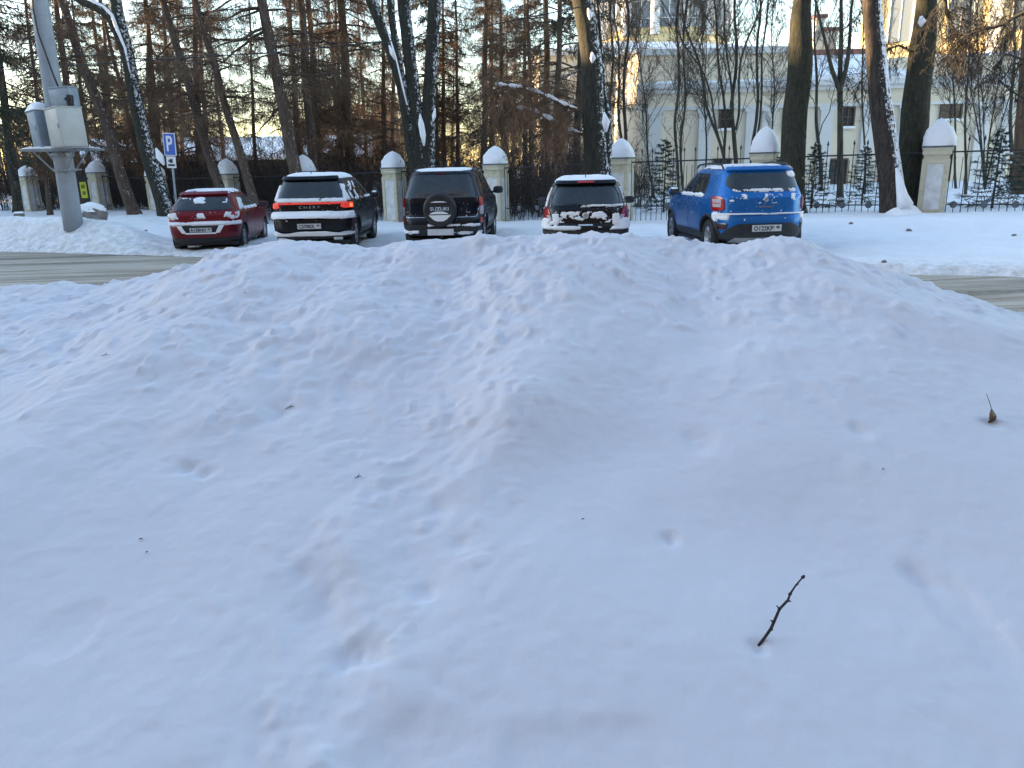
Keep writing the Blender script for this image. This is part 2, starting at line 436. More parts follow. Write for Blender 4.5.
MAT['lens_dark'] = simple('tail_lamp_dark', (.10, .008, .010), .2, var=.3, coat=.6)
def lit(name, col, e):
    m, nt, b = newmat(name); v = coords(nt); n = noise(nt, 22, 3, .6, v)
    b.inputs['Base Color'].default_value = (*col, 1)
    nt.links.new(ramp(nt, n.outputs['Fac'], [(.35, tuple(c*.35 for c in col)), (.65, col)]), b.inputs['Emission Color'])
    b.inputs['Emission Strength'].default_value = e; return m
MAT['lamp_on'] = lit('tail_lamp_glow', (.70, .04, .025), .12)
MAT['lamp_hot'] = lit('tail_lamp_bright', (.95, .16, .05), .45)
MAT['scuff'] = simple('grey_skid_plate', (.34, .345, .36), .5, .3, var=.25, vscale=10)

class Body:
    """a body shell built from stacked plan outlines; rear at y=0, nose at +y"""
    def __init__(s, levels):
        a = np.array(levels, float)     # z, yrear, yfront, halfwidth, n
        zz = [a[0, 0]]
        for i in range(len(a)-1):
            k = max(2, int(round((np.hypot(a[i+1, 0]-a[i, 0], .3*np.abs(a[i+1, 1:4]-a[i, 1:4]).max()))/.03)))
            zz += list(np.linspace(a[i, 0], a[i+1, 0], k+1)[1:])
        zz = np.array(zz); P = np.stack([np.interp(zz, a[:, 0], a[:, j]) for j in range(5)], 1)
        for _ in range(3):
            P[1:-1] = P[:-2]*.25 + P[1:-1]*.5 + P[2:]*.25
            P[:, 0] = zz
        s.P = P; s.zmin = zz[0]; s.zmax = zz[-1]; s.cache = {}
    def lev(s, z): return [np.interp(z, s.P[:, 0], s.P[:, j]) for j in range(1, 5)]
    def ring(s, z, M=360):
        key = round(float(z), 4)
        if key not in s.cache:
            yr, yf, w, n = s.lev(z); yc = (yr+yf)/2; l = (yf-yr)/2
            t = np.linspace(-math.pi/2, math.pi/2, M)
            e = 2.0/n
            # denser near the corners
            c, si = np.cos(t), np.sin(t)
            x = w*np.abs(c)**e; y = yc + l*np.sign(si)*np.abs(si)**e
            d = np.concatenate([[0], np.cumsum(np.hypot(np.diff(x), np.diff(y)))])
            s.cache[key] = (x, y, d)
        return s.cache[key]
    def rear(s, a, z):
        x, y, d = s.ring(z); v = abs(a)
        return (math.copysign(float(np.interp(v, d, x)), a), float(np.interp(v, d, y)), z)
    def side(s, sg):
        def f(yy, z):
            yr, yf, w, n = s.lev(z); yc = (yr+yf)/2; l = (yf-yr)/2
            t = min(abs((yy-yc)/l), .9999); return (sg*w*(1-t**n)**(1/n), yy, z)
        return f
    def mesh(s, name, mats, parent, arches, archr):
        M = 128; V = []; t = np.linspace(-math.pi, math.pi, M, endpoint=False)
        tt = t
        for r in s.P:
            z, yr, yf, w, n = r; yc = (yr+yf)/2; l = (yf-yr)/2; e = 2.0/n
            # spread points evenly along the outline
            q = np.linspace(-math.pi, math.pi, 721); cx_ = w*np.sign(np.cos(q))*np.abs(np.cos(q))**e; cy_ = yc+l*np.sign(np.sin(q))*np.abs(np.sin(q))**e
            d = np.concatenate([[0], np.cumsum(np.hypot(np.diff(cx_), np.diff(cy_)))]); k = np.linspace(0, d[-1], M, endpoint=False)
            V += list(zip(np.interp(k, d, cx_), np.interp(k, d, cy_), [z]*M))
        nl = len(s.P); Fc = []
        for i in range(nl-1):
            for k in range(M):
                k2 = (k+1) % M; Fc.append((i*M+k, i*M+k2, (i+1)*M+k2, (i+1)*M+k))
        Fc += [tuple(range(M))[::-1], tuple((nl-1)*M+k for k in range(M))]
        mb = MB(); mb.add(V, Fc)
        o = mb.build(name, mats, parent)
        # cut the wheel arches
        cut = MB()
        for (ay, az) in arches:
            prof = [(0, -1.2), (archr, -1.2), (archr, -.45), (0, -.45)]
            cut.lathe([(1e-3, -1.2), (archr, -1.2), (archr, -.52), (1e-3, -.52)], 40, 'X', (0, ay, az))
            cut.lathe([(1e-3, .52), (archr, .52), (archr, 1.2), (1e-3, 1.2)], 40, 'X', (0, ay, az))
        co = cut.build('cutter', MAT['plastic'], parent)
        import bmesh
        bm = bmesh.new(); bm.from_mesh(co.data); bmesh.ops.holes_fill(bm, edges=bm.edges[:]); bmesh.ops.remove_doubles(bm, verts=bm.verts[:], dist=.003)
        bmesh.ops.recalc_face_normals(bm, faces=bm.faces[:]); bm.to_mesh(co.data); bm.free()
        md = o.modifiers.new('b', 'BOOLEAN'); md.object = co; md.operation = 'DIFFERENCE'; md.solver = 'EXACT'
        dg = bpy.context.evaluated_depsgraph_get(); dg.update()
        me = bpy.data.meshes.new_from_object(o.evaluated_get(dg)); o.modifiers.clear(); o.data = me
        bpy.data.objects.remove(co)
        auto_smooth(o, 38); return o
def patch(name, fn, rows, mat, parent, off=.006, nu=24, nv=14, snow=None, ctr=(0, 2, .8), thick=0.0):
    """a skin over the body: rows = [(z, a0, a1)]; fn(a, z) -> point; snow=(threshold, scale, seed, thickness)"""
    rows = np.array(rows, float); zs = np.linspace(rows[0, 0], rows[-1, 0], nv)
    a0 = np.interp(zs, rows[:, 0], rows[:, 1]); a1 = np.interp(zs, rows[:, 0], rows[:, 2])
    G_ = np.array([[fn(a0[i]+(a1[i]-a0[i])*j/(nu-1), zs[i]) for j in range(nu)] for i in range(nv)])
    du = np.gradient(G_, axis=1); dv = np.gradient(G_, axis=0); nn = np.cross(du, dv)
    nn /= np.maximum(np.linalg.norm(nn, axis=2, keepdims=True), 1e-9)
    if np.sum(nn*(G_-np.array(ctr))) < 0: nn = -nn
    A = a0[:, None]+(a1-a0)[:, None]*np.linspace(0, 1, nu)[None, :]; Zs = np.repeat(zs[:, None], nu, 1)
    if snow:
        thr, sc, seed, th = snow
        u = np.linspace(0, 1, nu)[None, :]; v = np.linspace(0, 1, nv)[:, None]
        ed = np.minimum(np.minimum(u, 1-u)*nu/4, np.minimum(v, 1-v)*nv/3); ed = np.clip(ed, 0, 1)
        f = fbm(A*sc, Zs*sc*1.3, 4, seed, .6)*.5 + .5; f = f*(.4+.6*ed) - thr
        H = np.clip(f/.18, 0, 1)**.6*th; Hh = H + off - .012*(f <= 0)
        Pn = G_ + nn*Hh[:, :, None]
        keep = (f[:-1, :-1] > 0) | (f[1:, :-1] > 0) | (f[:-1, 1:] > 0) | (f[1:, 1:] > 0)
        idx = np.arange(nu*nv).reshape(nv, nu)
        Qd = np.stack([idx[:-1, :-1], idx[:-1, 1:], idx[1:, 1:], idx[1:, :-1]], -1)[keep]
        if len(Qd) == 0: return None
        return np_mesh(name, Pn.reshape(-1, 3), Qd, mat, parent)
    Pn = G_ + nn*off
    V = list(Pn.reshape(-1, 3)); idx = np.arange(nu*nv).reshape(nv, nu)
    Qd = list(np.stack([idx[:-1, :-1], idx[:-1, 1:], idx[1:, 1:], idx[1:, :-1]], -1).reshape(-1, 4))
    rim = list(idx[0, :]) + list(idx[1:, -1]) + list(idx[-1, ::-1][1:]) + list(idx[1:-1, 0][::-1])
    Gf = G_.reshape(-1, 3); nf = nn.reshape(-1, 3); b = len(V)
    for k in rim: V.append(Gf[k]-nf[k]*.012)
    m_ = len(rim)
    for k in range(m_):
        k2 = (k+1) % m_; Qd.append((rim[k], rim[k2], b+k2, b+k))
    o = np_mesh(name, V, Qd, mat, parent); auto_smooth(o, 40); return o
def strip(name, fn, pts, w_, mat, parent, off=.008, n=6):
    """a moulding along [(a, z)]"""
    mb = MB(); P = []
    for (a, b) in zip(pts[:-1], pts[1:]):
        k = max(2, int(math.hypot(a[0]-b[0], a[1]-b[1])/.06))
        for i in range(k): P.append(fn(a[0]+(b[0]-a[0])*i/k, a[1]+(b[1]-a[1])*i/k))
    P.append(fn(*pts[-1])); mb.tube(P, w_, n); return mb.build(name, mat, parent, True)
def wheel(parent, x, y, r, wd, sg, spokes=5, rimr=.62):
    mb = MB(); pr = [(r*rimr, -wd*.42), (r*.80, -wd*.5), (r*.93, -wd*.48), (r, -wd*.36), (r, wd*.36), (r*.93, wd*.48), (r*.80, wd*.5), (r*rimr, wd*.42), (r*rimr, -wd*.42)]
    mb.lathe(pr, 40, 'X', (0, 0, 0))
    t = mb.build('wheel', MAT['tyre'], parent, True); t.location = (x, y, r)
    rb = MB(); R1 = r*rimr
    rb.lathe([(R1, sg*wd*.42), (R1*.93, sg*wd*.40), (R1*.90, sg*wd*.05), (R1*.2, sg*wd*.02), (.001, sg*wd*.02)], 36, 'X')
    rb.lathe([(.001, sg*wd*.36), (R1*.2, sg*wd*.36), (R1*.24, sg*wd*.30), (R1*.24, 0)], 16, 'X')
    for k in range(spokes):
        a = 2*math.pi*k/spokes + .3
        for da in (-.09, .09):
            c1 = Vector((sg*wd*.31, math.cos(a)*R1*.18, math.sin(a)*R1*.18)); c2 = Vector((sg*wd*.38, math.cos(a+da*2)*R1*.93, math.sin(a+da*2)*R1*.93))
            rb.tube([c1, c2], [R1*.09, R1*.065], 6)
    rb.build('rim', MAT['rim'], t, True)
    return t
def mirror(parent, x, y, z, sg, mat, sc=1.0, snow=False):
    mb = MB(); V = []
    for i in range(9):
        th = math.pi*i/8
        for k in range(16):
            ph = 2*math.pi*k/16; c, s_ = math.cos(ph), math.sin(ph); e = .6
            sx_ = math.copysign(abs(c)**e, c)*math.sin(th)**.6; sz = math.copysign(abs(s_)**e, s_)*math.sin(th)**.6
            V.append((sg*.13*sc+sx_*.105*sc, -math.cos(th)*.06*sc*(1.0 if th < 1.6 else 1.7), sz*.075*sc))
    Fc = [(i*16+k, i*16+(k+1) % 16, (i+1)*16+(k+1) % 16, (i+1)*16+k) for i in range(8) for k in range(16)]
    mb.add(V, Fc); mb.tube([(-sg*.03, .02, -.05*sc), (sg*.06*sc, .015, -.035*sc)], [.03, .025], 8)
    o = mb.build('side_mirror', mat, parent, True); o.location = (x, y, z)
    g = MB(); g.box(sg*.13*sc-.085*sc, sg*.13*sc+.085*sc, -.066*sc, -.058*sc, -.055*sc, .055*sc, bev=.01); g.build('mirror_glass', MAT['glass'], o)
    if snow:
        s_ = MB(); s_.lathe([(.001, .085), (.05, .08), (.09, .06), (.10, .045)], 14, 'Z', (sg*.13*sc, -.0, 0)); s_.build('snow_cover', MAT['snow_cap'], o, True)
    return o
def plate(parent, y, z, text, w_=.52, h_=.112, tilt=0, x=0):
    e = MB(); e.box(-w_/2-.012, w_/2+.012, .0, .014, -h_/2-.012, h_/2+.012, bev=.004); e.box(-w_/2, w_/2, -.006, .001, -h_/2, h_/2, 1)
    o = e.build('number_plate', [MAT['plastic'], MAT['plate']], parent); o.location = (x, y, z); o.rotation_euler = (R(tilt), 0, 0)
    if text:
        if len(text) > 1:
            text_mesh('registration', text[0], .105, MAT['plate_ink'], o, (-.06, -.008, -.006), (R(90), 0, 0), .001, .95, .003)
            text_mesh('region_code', text[1], .07, MAT['plate_ink'], o, (.195, -.008, .012), (R(90), 0, 0), .001, 1.0, .002)
            l = MB(); l.box(.128, .132, -.008, -.0062, -h_/2+.006, h_/2-.006); l.build('divider', MAT['plate_ink'], o)
    return o
def roof_snow(body, parent, z0, th, shrink=.02, seed=1, yr=None, yf=None, name='snow_cover', thr=-.3, wfac=1.0):
    """a snow slab lying on the roof, following the shell; thinner and broken where thr is high"""
    ny, nx = 70, 44; yR, yF, w_, n_ = body.lev(z0)
    yR = yr if yr is not None else yR+shrink; yF = yf if yf is not None else yF-shrink
    zl = np.linspace(z0, body.zmax, 40); Lv = np.array([body.lev(z) for z in zl])
    V = []; ok = np.zeros((ny, nx)); fz = np.zeros((ny, nx))
    for i in range(ny):
        y = yR+(yF-yR)*i/(ny-1)
        for j in range(nx):
            t = -1+2*j/(nx-1)
            yc = (yR+yF)/2; ly = (yF-yR)/2; wl = w_*wfac*(1-min(abs((y-yc)/ly), 1)**6*.35)
            x = wl*t*.99
            # height of shell at (x, y)
            ins = [k for k in range(len(zl)) if abs(x/max(Lv[k, 2], 1e-3))**Lv[k, 3] + abs((y-(Lv[k, 0]+Lv[k, 1])/2)/max((Lv[k, 1]-Lv[k, 0])/2, 1e-3))**Lv[k, 3] <= 1]
            z = zl[ins[-1]] if ins else z0-.01
            ed = min((1-abs(t))*3.5, i/4, (ny-1-i)/4, 1)
            f = float(fbm(x*5, y*5, 4, seed))
            h = th*max(ed, 0)**.5*(1+.35*f); g = f-thr
            ok[i, j] = g; V.append((x, y, z + (h if g > 0 else -.012) ))
    idx = np.arange(nx*ny).reshape(ny, nx)
    keep = (ok[:-1, :-1] > 0) | (ok[1:, :-1] > 0) | (ok[:-1, 1:] > 0) | (ok[1:, 1:] > 0)
    Qd = list(np.stack([idx[:-1, :-1], idx[:-1, 1:], idx[1:, 1:], idx[1:, :-1]], -1)[keep])
    if thr < -.5:
        rim = list(idx[0, :]) + list(idx[1:, -1]) + list(idx[-1, ::-1][1:]) + list(idx[1:-1, 0][::-1]); b = len(V)
        for k in rim: V.append((V[k][0], V[k][1], V[k][2]-.03))
        for k in range(len(rim)): k2 = (k+1) % len(rim); Qd.append((rim[k], rim[k2], b+k2, b+k))
    return np_mesh(name, V, Qd, MAT['snow_cap'], parent)
def under(parent, w_, L_, z0=.2):
    mb = MB(); mb.box(-w_+.12, w_-.12, .25, L_-.3, z0-.03, z0+.05, bev=.02)
    mb.tube([(-w_+.2, .5, .3), (w_-.2, .5, .3)], .05, 8)
    mb.build('underbody', MAT['plastic'], parent)
FROST = 0
def specks(B, root, zr, ar, seed):
    patch('frost', B.rear, [(zr[0], -ar, ar), (zr[1], -ar*.9, ar*.9)], MAT['snow_cap'], root, .003, 170, 60, snow=(.79, 18, seed, .005))
    for sg in (-1, 1): patch('frost', B.side(sg), [(zr[0], .3, 3.4), (zr[1], .5, 3.0)], MAT['snow_cap'], root, .003, 170, 40, snow=(.80, 16, seed+sg, .005))
def base_car(name, label, levels, wb, rl, wr, tw, pmat, px, Y, head, dz=0.0, rearoff=.72):
    p = at(px, 230, Y); x, y = p.x, p.y
    root = empty(name, (x, y, gz(x, y+1.0)+dz), -R(head), label, 'car', 'cars parked in a row across the road')
    B = Body(levels); ar = [(rl, wr+.0), (rl+wb, wr)]
    B.mesh('body', [pmat, MAT['plastic']], root, ar, wr+.055)
    Wd = max(l[3] for l in levels); L_ = max(l[2] for l in levels)
    under(root, Wd, L_)
    for sg in (-1, 1):
        for yy in (rl, rl+wb): wheel(root, sg*(Wd-tw/2-.035), yy, wr, tw, sg)
    return root, B
def doors(B, root, segs, z0, z1, mat=None, handles=None, paintm=None):
    for sg in (-1, 1):
        f = B.side(sg)
        mb = MB()
        for y in segs:
            mb.tube([f(y+.02*math.sin(k), z0+(z1-z0)*k/8) for k in range(9)], .004, 5)
        mb.tube([f(segs[0]+(segs[-1]-segs[0])*k/14, z0) for k in range(15)], .005, 5)
        mb.build('door_seams', MAT['plastic'], root)
        for (hy, hz) in handles or []:
            h = MB(); q = f(hy, hz); h.box(q[0]-.014, q[0]+.02*1, hy-.09, hy+.09, hz-.018, hz+.018, bev=.008) if sg > 0 else h.box(q[0]-.02, q[0]+.014, hy-.09, hy+.09, hz-.018, hz+.018, bev=.008)
            h.build('door_handle', paintm or MAT['plastic'], root, True)
def arch_trim(root, B, rl, wb, wr, mat, w_=.06):
    for sg in (-1, 1):
        f = B.side(sg)
        for yy in (rl, rl+wb):
            mb = MB(); P = []
            for k in range(15):
                a = math.pi*(-.06+1.12*k/14); r = wr+.055+w_*.4
                q = f(yy+math.cos(a)*r, max(wr+math.sin(a)*r, B.zmin+.02)); P.append((q[0]+sg*.003, q[1], q[2]))
            mb.tube(P, w_*.45, 6); mb.build('wheel_arch_trim', mat, root, True)

def dark_hatch():
    pm = paint('black_paint', (.006, .007, .011), .2, .06)
    H = [(.19, .16, 3.62, .72, 4.8), (.26, .05, 3.74, .80, 4.8), (.42, .0, 3.80, .835, 4.8), (.62, .0, 3.80, .845, 4.8), (.70, .055, 3.78, .845, 4.8), (.86, .085, 3.66, .84, 4.8),
         (.96, .12, 3.35, .82, 4.8), (1.00, .15, 2.95, .80, 4.8), (1.22, .27, 2.55, .725, 4.4), (1.38, .38, 2.25, .655, 5), (1.45, .46, 2.08, .61, 4.5), (1.49, .60, 1.85, .52, 4), (1.51, .95, 1.5, .32, 3)]
    root, B = base_car('small_hatchback', 'small black hatchback seen square from behind, most of its tail plastered with snow', H, 2.43, .62, .30, .19, pm, 585.5, 14.5, 5.6, 0)
    rf = B.rear
    patch('rear_bumper', rf, [(.24, -1.25, 1.25), (.40, -1.32, 1.32)], MAT['plastic'], root, .012, 60, 6)
    patch('rear_window', rf, [(1.02, -.60, .60), (1.08, -.66, .66), (1.26, -.60, .60), (1.36, -.48, .48)], MAT['glass'], root, .008, 40, 14)
    for sg in (-1, 1):
        patch('rear_pillar_glass', rf, sorted([(1.0, sg*.68, sg*.84), (1.2, sg*.66, sg*.80), (1.36, sg*.54, sg*.70)]), MAT['glass'], root, .007, 8, 10)
        patch('tail_lamp', rf, [(.70, sg*.78, sg*.98), (.78, sg*.66, sg*1.0), (.93, sg*.72, sg*.97), (.99, sg*.82, sg*.92)], MAT['lens_red'], root, .016, 14, 12)
        patch('tail_lamp_insert', rf, [(.76, sg*.64, sg*.72), (.85, sg*.68, sg*.80)], MAT['lens_clear'], root, .024, 8, 6)
        f = B.side(sg)
        patch('side_window', f, [(1.0, .95, 1.9), (1.2, .95, 1.85), (1.36, 1.05, 1.7)], MAT['glass'], root, .006, 12, 8)
        patch('side_window', f, [(1.0, 1.95, 2.85), (1.2, 1.92, 2.5), (1.36, 1.8, 2.2)], MAT['glass'], root, .006, 12, 8)
        mirror(root, sg*.80, 2.50, 1.02, sg, pm, 1.0)
    doors(B, root, [1.0, 1.95, 2.95], .3, .98, handles=[(1.2, .86), (2.15, .86)], paintm=pm)
    sp = MB(); P = []
    patch('spoiler', rf, [(1.37, -.56, .56), (1.42, -.55, .55)], pm, root, .07, 40, 5)
    t = patch('third_brake_lamp', rf, [(1.375, -.16, .16), (1.405, -.15, .15)], MAT['lens_red'], root, .08, 10, 4)
    mb = MB(); q = rf(-.02, 1.05)
    mb.tube([(.02, q[1]-.035, 1.02), (-.16, q[1]-.02, 1.045), (-.40, q[1]-.0, 1.05)], .011, 6); mb.build('rear_wiper', MAT['plastic'], root)
    rr = roof_snow(B, root, 1.45, .045, .0, 3, yr=.40, thr=-2, wfac=1.02)
    mb = MB(); mb.tube([(0, .62, 1.5), (0, .56, 1.60)], .009, 6); mb.build('antenna', MAT['plastic'], root)
    # snow stuck to the tail
    S = MAT['snow_cap']
    patch('snow_cover', rf, [(.58, -1.0, 1.0), (.61, -1.0, 1.0), (.66, -.85, .85)], S, root, .014, 100, 10, snow=(.42, 3, 25, .03))
    for sg in (-1, 1):
        patch('snow_cover', rf, [(.575, sg*.44, sg*1.14), (.64, sg*.48, sg*1.16), (.71, sg*.58, sg*1.12), (.76, sg*.66, sg*1.0), (.80, sg*.74, sg*.90)], S, root, .012, 60, 26, snow=(.36, 5, 8+sg*5, .035))
        patch('snow_cover', rf, [(.66, sg*.50, sg*.74), (.76, sg*.48, sg*.66), (.88, sg*.50, sg*.62)], S, root, .008, 30, 22, snow=(.42, 5, 15+sg*5, .03))
    patch('lower_grille', rf, [(.40, -1.25, 1.25), (.565, -1.25, 1.25)], MAT['plastic'], root, .014, 60, 6)
    patch('snow_cover', rf, [(.70, -.55, .45), (.80, -.60, .60), (.93, -.62, .66)], S, root, .006, 90, 34, snow=(.50, 4.6, 33, .02))
    patch('snow_cover', rf, [(.99, -.1, .74), (1.03, -.05, .76)], S, root, .012, 50, 8, snow=(.2, 6, 4, .02))
    for sg in (-1, 1): patch('snow_cover', rf, [(.98, sg*.84, sg*.97), (1.2, sg*.78, sg*.88), (1.36, sg*.66, sg*.74)], S, root, .01, 14, 30, snow=(.40, 6, 41+sg, .02))
    patch('number_plate_edge', rf, [(.655, -.14, .14), (.68, -.13, .13)], MAT['chrome'], root, .014, 10, 4)
    mb = MB(); mb.lathe([(.001, -.012), (.05, -.008), (.06, 0)], 20, 'Y', (0, rf(0, .80)[1]-.01, .84)); mb.build('tailgate_badge', MAT['chrome'], root, True)
    specks(B, root, (.62, 1.15), 1.0, 200+len(bpy.data.objects) % 90)
    return root

def blue_hatch():
    pm = paint('blue_paint', (.010, .14, .44), .3, .10)
    H = [(.25, .20, 3.85, .72, 4.8), (.32, .07, 4.0, .80, 4.8), (.48, .0, 4.06, .85, 4.8), (.66, .0, 4.07, .86, 4.8), (.75, .05, 4.05, .865, 4.8), (.90, .07, 3.95, .865, 4.8), (1.03, .09, 3.5, .85, 4.8), (1.07, .11, 3.1, .83, 4.8),
         (1.30, .24, 2.70, .75, 4.4), (1.46, .36, 2.40, .68, 5), (1.53, .45, 2.2, .63, 4.5), (1.565, .62, 2.0, .52, 4), (1.58, 1.0, 1.6, .30, 3)]
    root, B = base_car('crossover_hatchback', 'bright blue hatchback with roof rails and black sills at the right end of the row', H, 2.59, .72, .325, .20, pm, 766, 13.7, -3.0, -.01)
    rf = B.rear; S = MAT['snow_cap']
    patch('rear_bumper', rf, [(.30, -.98, .98), (.40, -.86, .86), (.54, -.62, .62), (.60, -.48, .48)], MAT['plastic'], root, .010, 50, 12)
    patch('skid_plate', rf, [(.28, -.62, .62), (.36, -.52, .52)], MAT['scuff'], root, .022, 40, 5)
    for sg in (-1, 1):
        patch('fog_lamp_recess', rf, [(.50, sg*.70, sg*.90), (.60, sg*.68, sg*.98)], MAT['plastic'], root, .014, 10, 5)
        patch('reflector', rf, [(.51, sg*.73, sg*.90), (.55, sg*.73, sg*.93)], MAT['lens_dark'], root, .020, 8, 3)
        patch('chrome_trim', rf, [(.59, sg*.70, sg*.96), (.61, sg*.70, sg*.97)], MAT['chrome'], root, .024, 10, 3)
        t = patch('tail_lamp', rf, [(.82, sg*.78, sg*1.06), (.86, sg*.72, sg*1.08), (1.02, sg*.74, sg*1.10), (1.06, sg*.80, sg*1.06)], MAT['lens_red'], root, .018, 14, 10)
        patch('tail_lamp_insert', rf, [(.88, sg*.80, sg*1.01), (1.02, sg*.78, sg*1.03)], MAT['lens_clear'], root, .028, 10, 7)
        patch('tail_lamp_divider', rf, [(.94, sg*.81, sg*1.01), (.953, sg*.81, sg*1.01)], MAT['lens_red'], root, .031, 8, 3)
        f = B.side(sg)
        patch('side_window', f, [(1.08, 1.0, 1.85), (1.30, 1.0, 1.84), (1.45, 1.12, 1.8)], MAT['glass'], root, .006, 14, 8)
        patch('side_window', f, [(1.08, 1.92, 2.9), (1.30, 1.90, 2.62), (1.45, 1.88, 2.34)], MAT['glass'], root, .006, 14, 8)
        patch('side_sill', f, [(.27, 1.05, 2.95), (.40, 1.10, 2.90)], MAT['plastic'], root, .014, 24, 4)
        mirror(root, sg*.83, 2.62, 1.10, sg, pm, 1.05, True)
        r = MB(); r.tube([(sg*.60, .66, 1.54), (sg*.60, .76, 1.605), (sg*.60, 1.5, 1.63), (sg*.60, 2.1, 1.605), (sg*.60, 2.25, 1.55)], .017, 8); r.build('roof_rail', MAT['plastic'], root, True)
    patch('rear_window', rf, [(1.14, -.42, .42), (1.17, -.58, .60), (1.25, -.68, .68), (1.36, -.66, .66), (1.45, -.56, .56)], MAT['glass'], root, .008, 44, 16)
    patch('spoiler', rf, [(1.47, -.62, .62), (1.52, -.60, .60)], pm, root, .055, 40, 5)
    arch_trim(root, B, .72, 2.59, .325, MAT['plastic'])
    doors(B, root, [1.02, 1.90, 3.02], .42, 1.06, handles=[(1.22, .93), (2.1, .93)], paintm=pm)
    plate(root, -.03, .52, ('O122KP', '40'))
    ch = MB(); ch.lathe([(.001, -.02), (.05, -.018), (.065, 0)], 4, 'Y', (0, rf(0, 1.0)[1]-.005, 1.0)); ch.build('tailgate_badge', MAT['chrome'], root)
    text_mesh('badge_letters', 'RENAULT', .05, MAT['chrome'], root, (0, rf(0, .88)[1]-.012, .885), (R(88), 0, 0), .004, 1.25, .001)
    patch('snow_cover', rf, [(.745, -.95, .95), (.775, -.95, .95)], S, root, .006, 90, 9, snow=(.12, 3, 51, .035))
    for sg in (-1, 1): patch('snow_cover', rf, [(.66, sg*.66, sg*1.04), (.78, sg*.60, sg*1.04)], S, root, .006, 40, 12, snow=(.30, 4, 53+sg, .02))
    patch('snow_cover', rf, [(.92, -.68, .66), (1.12, -.70, .70)], S, root, .004, 120, 30, snow=(.64, 8, 57, .012))
    patch('snow_cover', rf, [(1.12, -.60, .60), (1.20, -.64, .64)], S, root, .012, 90, 9, snow=(.52, 8, 59, .012))
    patch('snow_cover', rf, [(1.36, .44, .74), (1.48, .40, .66)], S, root, .014, 30, 14, snow=(.42, 7, 62, .02))
    f = B.side(-1)
    patch('snow_cover', f, [(1.02, .9, 2.8), (1.12, .9, 2.7)], S, root, .012, 60, 8, snow=(.45, 5, 61, .02))
    patch('snow_cover', f, [(.60, .30, .55), (.80, .30, .5)], S, root, .012, 30, 12, snow=(.38, 7, 64, .02))
    roof_snow(B, root, 1.53, .028, .05, 7, yr=.5, thr=-.12)
    specks(B, root, (.62, 1.15), 1.0, 200+len(bpy.data.objects) % 90)
    return root

